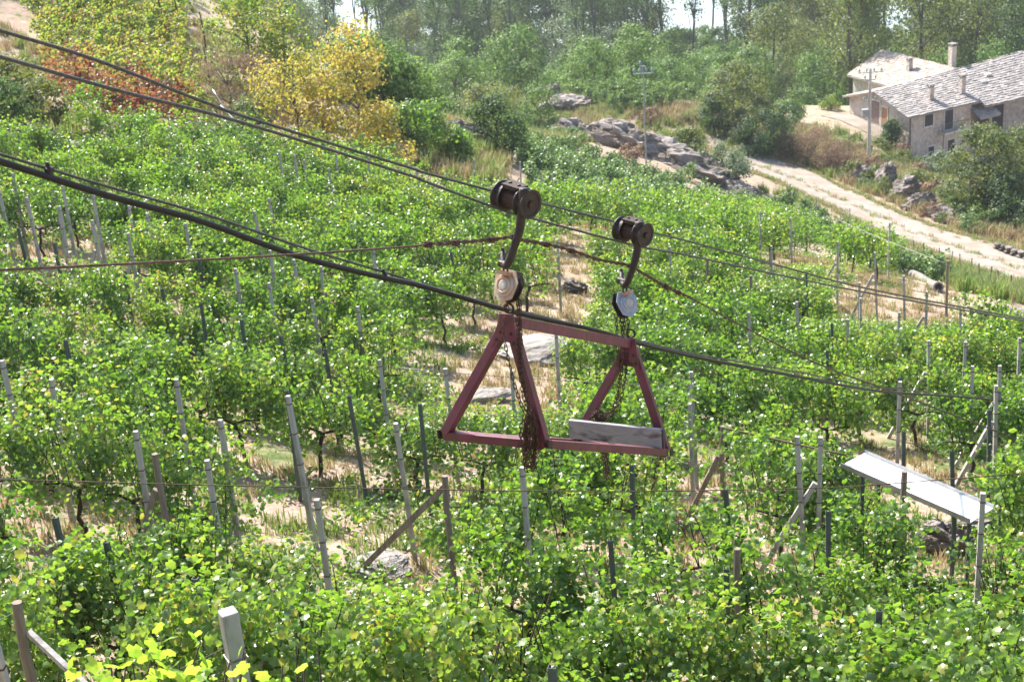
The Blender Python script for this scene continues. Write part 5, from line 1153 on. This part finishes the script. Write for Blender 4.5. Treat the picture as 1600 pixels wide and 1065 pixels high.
# ------------------------------------------------------------------ cables and ropes
def run(name, L, inv0, inv_slope, r, mat, label, cat='cable', n=8, strands=0, extend=True, thick=0.0):
    P = []
    for x, y in L: P.append(at(x, y, 1.0 / max(.02, inv0 + inv_slope * x)))
    if extend: P = [P[0] + (P[0] - P[1]) * 1.0] + P + [P[-1] + (P[-1] - P[-2]) * .5]
    S = smooth_path(P, 5); b = MB(); b.tube(S, [max(r, thick * float(p @ F)) for p in S], n)
    if strands:
        arr = np.array(S)
        den = np.array(smooth_path(P, 60)); a_ = np.gradient(den, axis=0); a_ /= np.linalg.norm(a_, axis=1)[:, None]; u = np.cross(a_, up); u /= np.linalg.norm(u, axis=1)[:, None]; v = np.cross(a_, u)
        cum = np.concatenate([[0], np.cumsum(np.linalg.norm(np.diff(den, axis=0), axis=1))])
        b = MB()
        for k in range(strands):
            th = cum * 38 + k * 2 * math.pi / strands; b.tube(list(den + (u * np.cos(th)[:, None] + v * np.sin(th)[:, None]) * r * .55), r * .62, 5)
    o = b.build(name, [M[mat]], smooth=True); tag(o, label, cat); return o
M['steel_rope'] = surf('grey_steel_rope', [(.3, (.035, .034, .033)), (.7, (.085, .082, .08))], 40, .5, .4, metal=.3)
run('track_cable', [(0, 89), (190, 143), (380, 192), (640, 274), (660, 282), (775.6, 325), (830.8, 341), (962, 376), (1009.5, 387), (1080, 400), (1225, 431), (1375, 461), (1600, 501)], .1645, -7.9e-5, .009, 'steel_rope', 'grey steel track cable passing under the pulleys, lower of the pair', thick=.00062)
run('track_cable', [(0, 48), (150, 94), (320, 160), (400, 188), (640, 262), (660, 269), (773, 299.4), (841, 316.5), (961, 346.7), (1017, 362.6), (1080, 378), (1225, 417), (1375, 455), (1600, 498)], .160, -7.9e-5, .009, 'steel_rope', 'grey steel track cable running behind the pulleys, upper of the pair', thick=.00062)
run('black_hose', [(0, 252), (169, 306), (312, 345), (469, 401), (600, 434), (660, 447), (783, 482), (844, 497), (936, 517), (994, 535), (1080, 556), (1150, 570), (1263, 591), (1375, 611), (1507, 620), (1600, 630)], .1560, -7.55e-5, .0175, 'black_hose', 'thick black cable sagging across the picture behind the carrier beam', 'hose')
run('thin_cable', [(0, 241), (76, 264), (170, 292), (330, 338), (480, 389), (600, 425), (660, 444), (783, 479), (844, 493), (994, 531), (1080, 552), (1150, 564), (1263, 584), (1375, 605), (1507, 617), (1600, 626)], .1555, -7.55e-5, .0075, 'steel_rope', 'thin grey cable strung just above the thick black one')
for x, y in ((76, 266), (600, 429)):
    d_ = 1 / (.1558 - 7.55e-5 * x); b = MB(); p = at(x, y, d_); b.lathe(p - R * .012, R + U * -.35, [(0, .02), (.001, .026), (.03, .026), (.031, .02)], 10); b.box(p + (-.008, -.008, -.05), p + (.008, .008, .04)); o = b.build('cable_clamp', [M['dark_iron']])
    tag(o, 'small dark clamp tying the thin cable to the black one, ' + ('near the hill' if x < 100 else 'midway to the carrier'), 'clamp')
rope_px = [(0, 422), (240, 410), (470, 397), (640, 385), (665, 382), (712, 379.6), (773, 374), (803, 370), (815, 375), (854, 382), (896, 392.7), (936, 406), (983, 415), (999, 424), (1038, 446.6), (1082, 467), (1180, 520), (1285, 571), (1405, 616), (1600, 690)]
rope = run('hauling_rope', rope_px, .1657, -8.0e-5, .0062, 'rust_wire', 'rusty hauling rope tied to both pulley hooks with knotted wire', 'rope', thick=.00056)
b = MB(); tw = [at(x, y, 1 / (.1657 - 8e-5 * x)) for x, y in rope_px[4:16]]; den = np.array(smooth_path(tw, 26)); a_ = np.gradient(den, axis=0); a_ /= np.linalg.norm(a_, axis=1)[:, None]; u = np.cross(a_, up); u /= np.linalg.norm(u, axis=1)[:, None]; v = np.cross(a_, u)
cum = np.concatenate([[0], np.cumsum(np.linalg.norm(np.diff(den, axis=0), axis=1))])
for k in range(2):
    th = cum * 30 + k * math.pi; b.tube(list(den + (u * np.cos(th)[:, None] + v * np.sin(th)[:, None]) * .010), .0065, 5)
b.build('twisted_strand', [M['rust_wire']], rope)
for x, y in ((668, 382), (712, 380), (768, 377), (803, 371), (854, 382), (893, 393), (985, 417), (1039, 447), (1060, 457)):
    p = at(x, y, 1 / (.1657 - 8e-5 * x)); j = int(np.argmin(np.linalg.norm(den - p, axis=1))); p = den[j]; b = MB()
    for t in np.linspace(-.022, .022, 5): b.tube([p + a_[j] * t + (u[j] * math.cos(q) + v[j] * math.sin(q)) * .019 for q in np.linspace(0, 2 * math.pi, 9)], .0045, 4, cap=False)
    e_ = p + a_[j] * .01; b.tube([e_, e_ + u[j] * .02 - up * .03, e_ + u[j] * rng.uniform(-.02, .05) - up * rng.uniform(.02, .06)], .004, 4)
    b.build('knot', [M['rust_wire']], rope)
run('stay_wire', [(0, 748), (306, 757), (600, 763), (819, 766.5), (1000, 767), (1279, 762), (1419, 753), (1600, 739)], .072, 0, .0058, 'rust_wire', 'thin rusty wire crossing the whole field low in front of the vines', 'wire')

# ------------------------------------------------------------------ odds and ends in the vineyard
def tip(px, py, lift): return gp(px, py, lift) + (0, 0, lift)
def line_thing(name, p, q, r, mat, label, cat, sag=0.0):
    p, q = np.asarray(p), np.asarray(q); b = MB(); b.tube([p + (q - p) * t - up * sag * 4 * t * (1 - t) for t in np.linspace(0, 1, 9)], r, 6); o = b.build(name, [M[mat]], smooth=True); tag(o, label, cat); return o
line_thing('rusty_pipe', tip(1127, 667, 1.95), tip(1322, 711, 1.85), .018, 'rust_wire', 'thin rusty pipe from the braced wooden post towards the white trough', 'pipe')
line_thing('row_wire', tip(1297, 338, 2.1), tip(1482, 413, 1.95), .013, 'wire', 'wire running from the upper braced posts down to the thin rusty stake', 'wire', .05)
line_thing('row_wire', tip(622, 574, 2.0), tip(1079, 603, 2.1), .006, 'wire', 'fine dark wire seen through both triangles of the carrier', 'wire', .05)
line_thing('row_wire', tip(205, 1075, 1.6), tip(372, 1000, 1.7), .004, 'wire', 'fine wire tied to the thick square post', 'wire', .02)
line_thing('row_wire', tip(0, 968, 2.0), tip(25, 955, 1.8), .004, 'wire', 'fine wire joining the two posts in the lower corner', 'wire')
for i, (a, c) in enumerate((((332, 140), (386, 228)), ((326, 168), (392, 232)), ((345, 165), (396, 224)))):
    p, q = gp(*c) + (0, 0, .2), at(*a, proj(gp(*c))[0, 2] + 1.2); line_thing('metal_rod', p, q, .022, 'galv', ['longest of three pale rods leaning at the golden trees', 'lowest of three pale rods leaning at the golden trees', 'shortest of three pale rods leaning at the golden trees'][i], 'rod')
for px, py, h_, lb in ((282, 56, 1.5, 'dark wooden stake on the top edge of the hillside plot'), (322, 82, 1.6, 'dark stake above the dry brown shrubs'), (328, 138, 1.5, 'dark stake standing in the dry brown shrubs'), (258, 62, 1.6, 'dark stake among the yellow vines of the hillside plot')):
    P = gp(px, py); b = MB(); b.tube([(0, 0, -.3), (.02, 0, h_ * .5), (-.04, 0, h_ + .5)], [.05, .045, .04], 7); o = b.build('wooden_stake', [M['rust_wire']]); o.location = tuple(P); tag(o, lb, 'stake')
# white trough
p, q = at(1332, 718, 20.6), at(1534, 805, 19.2); ax = nrm(q - p); cr = nrm(np.array([.30, .40, 0]) - ax * (ax @ np.array([.30, .40, 0]))); nu = nrm(np.cross(ax, cr)); nu = nu if nu[2] > 0 else -nu
o = empty('metal_trough', tuple((p + q) / 2)); tag(o, 'bright white metal trough lying aslant over the vines', 'trough'); hl = np.linalg.norm(q - p) / 2
b = MB(); b.frame_box((0, 0, 0), ax * hl, cr * .29, nu * .008); b.build('floor_sheet', [M['white_sheet']], o)
for s_ in (-1, 1):
    b = MB(); b.frame_box(cr * s_ * .296 + nu * .022, ax * hl, cr * .006, nu * .036); b.build('rim', [M['galv']], o)
for s_ in (-.7, .72):
    for t_2 in (-1, 1):
        c = ax * hl * s_ + cr * .2 * t_2; w_ = c + (p + q) / 2; gz = h1(w_[0], w_[1]) - ((p + q) / 2)[2]; b = MB(); b.bar((c[0], c[1], gz - .2), (c[0], c[1], c[2] - .01), .05, .05, (0, 1, 0)); b.build('leg', [M['steel_post']], o)
# weathered log
p, q = gp(1398, 421), gp(1466, 457); d_ = nrm(q - p); o = empty('weathered_log', tuple((p + q) / 2)); tag(o, 'hollow grey weathered log lying on the bare ground beside the vines', 'log'); hl = np.linalg.norm(q - p) / 2
b = MB(); S = []; rr = []
for t in np.linspace(-1, 1, 12): S.append(d_ * hl * t + up * .2 + (0, 0, .02 * math.sin(t * 7))); rr.append(.2 * (1 + .12 * math.sin(t * 5 + 1)))
b.tube(S, rr, 10); b.build('trunk', [surf('grey_log_wood', [(.3, (.10, .088, .078)), (.55, (.24, .215, .19)), (.8, (.36, .33, .30))], 2.5, .9, .8, stretch=(1, 3, 3), bdist=.05)], o)
b = MB(); b.lathe(S[-1] + d_ * .002, d_, [(0, .13), (.004, .12)], 10); b.build('hollow_end', [M['dark']], o)
P = gp(1111, 434); b = MB(); b.frame_box((0, 0, .28), (.26, .05, 0), (-.01, .03, .01), (.02, .02, .34)); o = b.build('stone_slab', [M['pale_rock']], bevel=.02); o.location = tuple(P); tag(o, 'pale upright stone slab among the vines below the rear pulley', 'stone')

# ------------------------------------------------------------------ haze
lo, hi = np.array([-445, -75, ZR - 14]), np.array([445, 935, 34.0])
b = MB(); b.box(lo, hi); m = bpy.data.materials.new('haze'); m.use_nodes = True; n = m.node_tree; n.nodes.clear(); out = n.nodes.new('ShaderNodeOutputMaterial'); pv = n.nodes.new('ShaderNodeVolumePrincipled')
pv.inputs['Density'].default_value = .0002; pv.inputs['Color'].default_value = (.86, .92, 1.0, 1); pv.inputs['Anisotropy'].default_value = .35; n.links.new(pv.outputs[0], out.inputs['Volume'])
hz = b.build('haze', [m]); tag(hz, 'pale summer haze over the valley', kind='stuff')
# ------------------------------------------------------------------ labels for the repeats
ORD = "nearest second third fourth fifth sixth seventh eighth ninth tenth eleventh twelfth thirteenth fourteenth fifteenth sixteenth".split()
MARKS = [(596, 892, 'the pale slab under the long strut'), (696, 800, 'the post with the long strut'), (372, 1000, 'the thick square post'), (1435, 762, 'the white trough'), (1478, 862, 'the grey boulder'),
         (770, 610, 'the near triangle of the red carrier'), (970, 685, 'the plank on the carrier'), (490, 770, 'the tall leaning concrete post'), (835, 556, 'the broad whitish rock'), (1433, 437, 'the weathered log'),
         (1110, 418, 'the pale upright slab'), (25, 980, 'the wooden corner post'), (800, 310, 'the larger pulley'), (985, 360, 'the smaller pulley'), (1127, 700, 'the rusty pipe'), (72, 228, 'the dark terrace block'),
         (830, 690, 'the bundled chain'), (990, 560, 'the far triangle of the carrier'), (1482, 430, 'the thin rusty stake'), (776, 215, 'the dark round bush'), (520, 230, 'the golden trees'), (85, 430, 'the bare earth patch'), (445, 812, 'the grassy opening'), (424, 470, 'the braced post amid dense vines'), (245, 730, 'the braced wooden post'), (905, 450, 'the bare path'), (320, 345, 'the middle of the black cable'), (640, 384, 'the first rope knot')]
FARM = [(888, 165, 'the grey rock hump'), (1010, 180, 'the slim utility pole'), (1357, 180, 'the big utility pole'), (1480, 150, 'the farmhouse'), (1202, 150, 'the little shed'), (776, 215, 'the dark round bush'), (520, 180, 'the golden trees'), (1148, 170, 'the olive bank tree'),
        (1255, 130, 'the big dark bush'), (1395, 95, 'the rear wing roof'), (1487, 90, 'the tall chimney'), (1580, 60, 'the barn ridge'), (400, 100, 'the yellow olive tree'), (565, 20, 'the river gap'), (1395, 25, 'the river opening'), (1100, 40, 'the thin trunked poplars')]
def describe(items, what, marks, ax=1.0):
    "items: (object, px, py, adjective); a label by rank on one side of the closest mark"
    b_ = {}
    for o, x, y, adj in items:
        j = min(range(len(marks)), key=lambda i: (marks[i][0] - x) ** 2 + ((marks[i][1] - y) * ax) ** 2); mx, my, ph = marks[j]; dx, dy = x - mx, (y - my) * ax
        side = ('to the left of ' if dx < 0 else 'to the right of ') if abs(dx) > abs(dy) else ('above ' if dy < 0 else 'below ')
        b_.setdefault((adj, side, ph), []).append((math.hypot(dx, dy), o))
    for (adj, side, ph), L in b_.items():
        L.sort(key=lambda t: t[0])
        for i, (_, o) in enumerate(L):
            if i < len(ORD): o['label'] = '%s, %s one %s%s' % (adj + ' ' + what, ORD[i], side, ph)
            else: o['label'] = '%s farther out %s%s' % (adj + ' ' + what, side, ph)
describe([(o, q[0], q[1], 'bright fresh' if q[2] < 8 else 'leafy green') for o, q in VINES], 'grapevine', MARKS)
KW = {'c': 'grey concrete', 's': 'dark steel', 'w': 'brown wooden', 'f': 'thin dark fence'}
it = []
for o, ch, fl, (px, py) in POSTS:
    tag(o, None, 'fence stake' if ch == 'f' else 'post', {'c': 'concrete trellis posts in the vineyard', 's': 'steel trellis posts in the vineyard', 'w': 'wooden trellis posts in the vineyard', 'f': 'fence stakes along the lane'}[ch])
    if fl == 'L': o['label'] = 'brown wooden post propped by a long slanting timber strut'
    elif fl == 'n': o['label'] = 'brown wooden post in the lower corner with a thin strut'
    elif fl == 't': o['label'] = 'tall leaning concrete post standing far above the vines'
    elif (px, py) == (1127, 665): o['label'] = 'braced wooden post where the rusty pipe begins'
    elif (px, py) == (1482, 408): o['label'] = 'thin rusty stake at the far end of the row wire'
    elif (px, py) == (1417, 738): o['label'] = 'tall wooden post standing before the middle of the white trough'
    elif ch == 'f': it.append((o, px, py + 20, 'thin dark'))
    else: it.append((o, px, py, KW[ch] + (' braced' if fl == 'b' else '')))
describe([i for i in it if i[3] != 'thin dark'], 'post', MARKS)
describe([i for i in it if i[3] == 'thin dark'], 'fence stake', [(1357, 250, 'the big utility pole'), (1433, 437, 'the weathered log'), (1475, 345, 'the end boulder'), (1575, 395, 'the low wall')])
KD = {'poplar': 'tall dark poplar', 'thin_poplar': 'tall thin poplar', 'ash': 'tall olive green tree', 'willow': 'silvery round tree', 'robinia': 'light green tree', 'dark_broadleaf': 'dark broad tree'}
it = {}
for o, k in TREES:
    if 'label' not in o:
        q = proj(np.array(o.location) + np.array([0, 0, 4.0]))[0]; it.setdefault(k, []).append((o, q[0], q[1], KD[k].rsplit(' ', 1)[0]))
for k, L in it.items(): describe(L, KD[k].rsplit(' ', 1)[1], FARM)
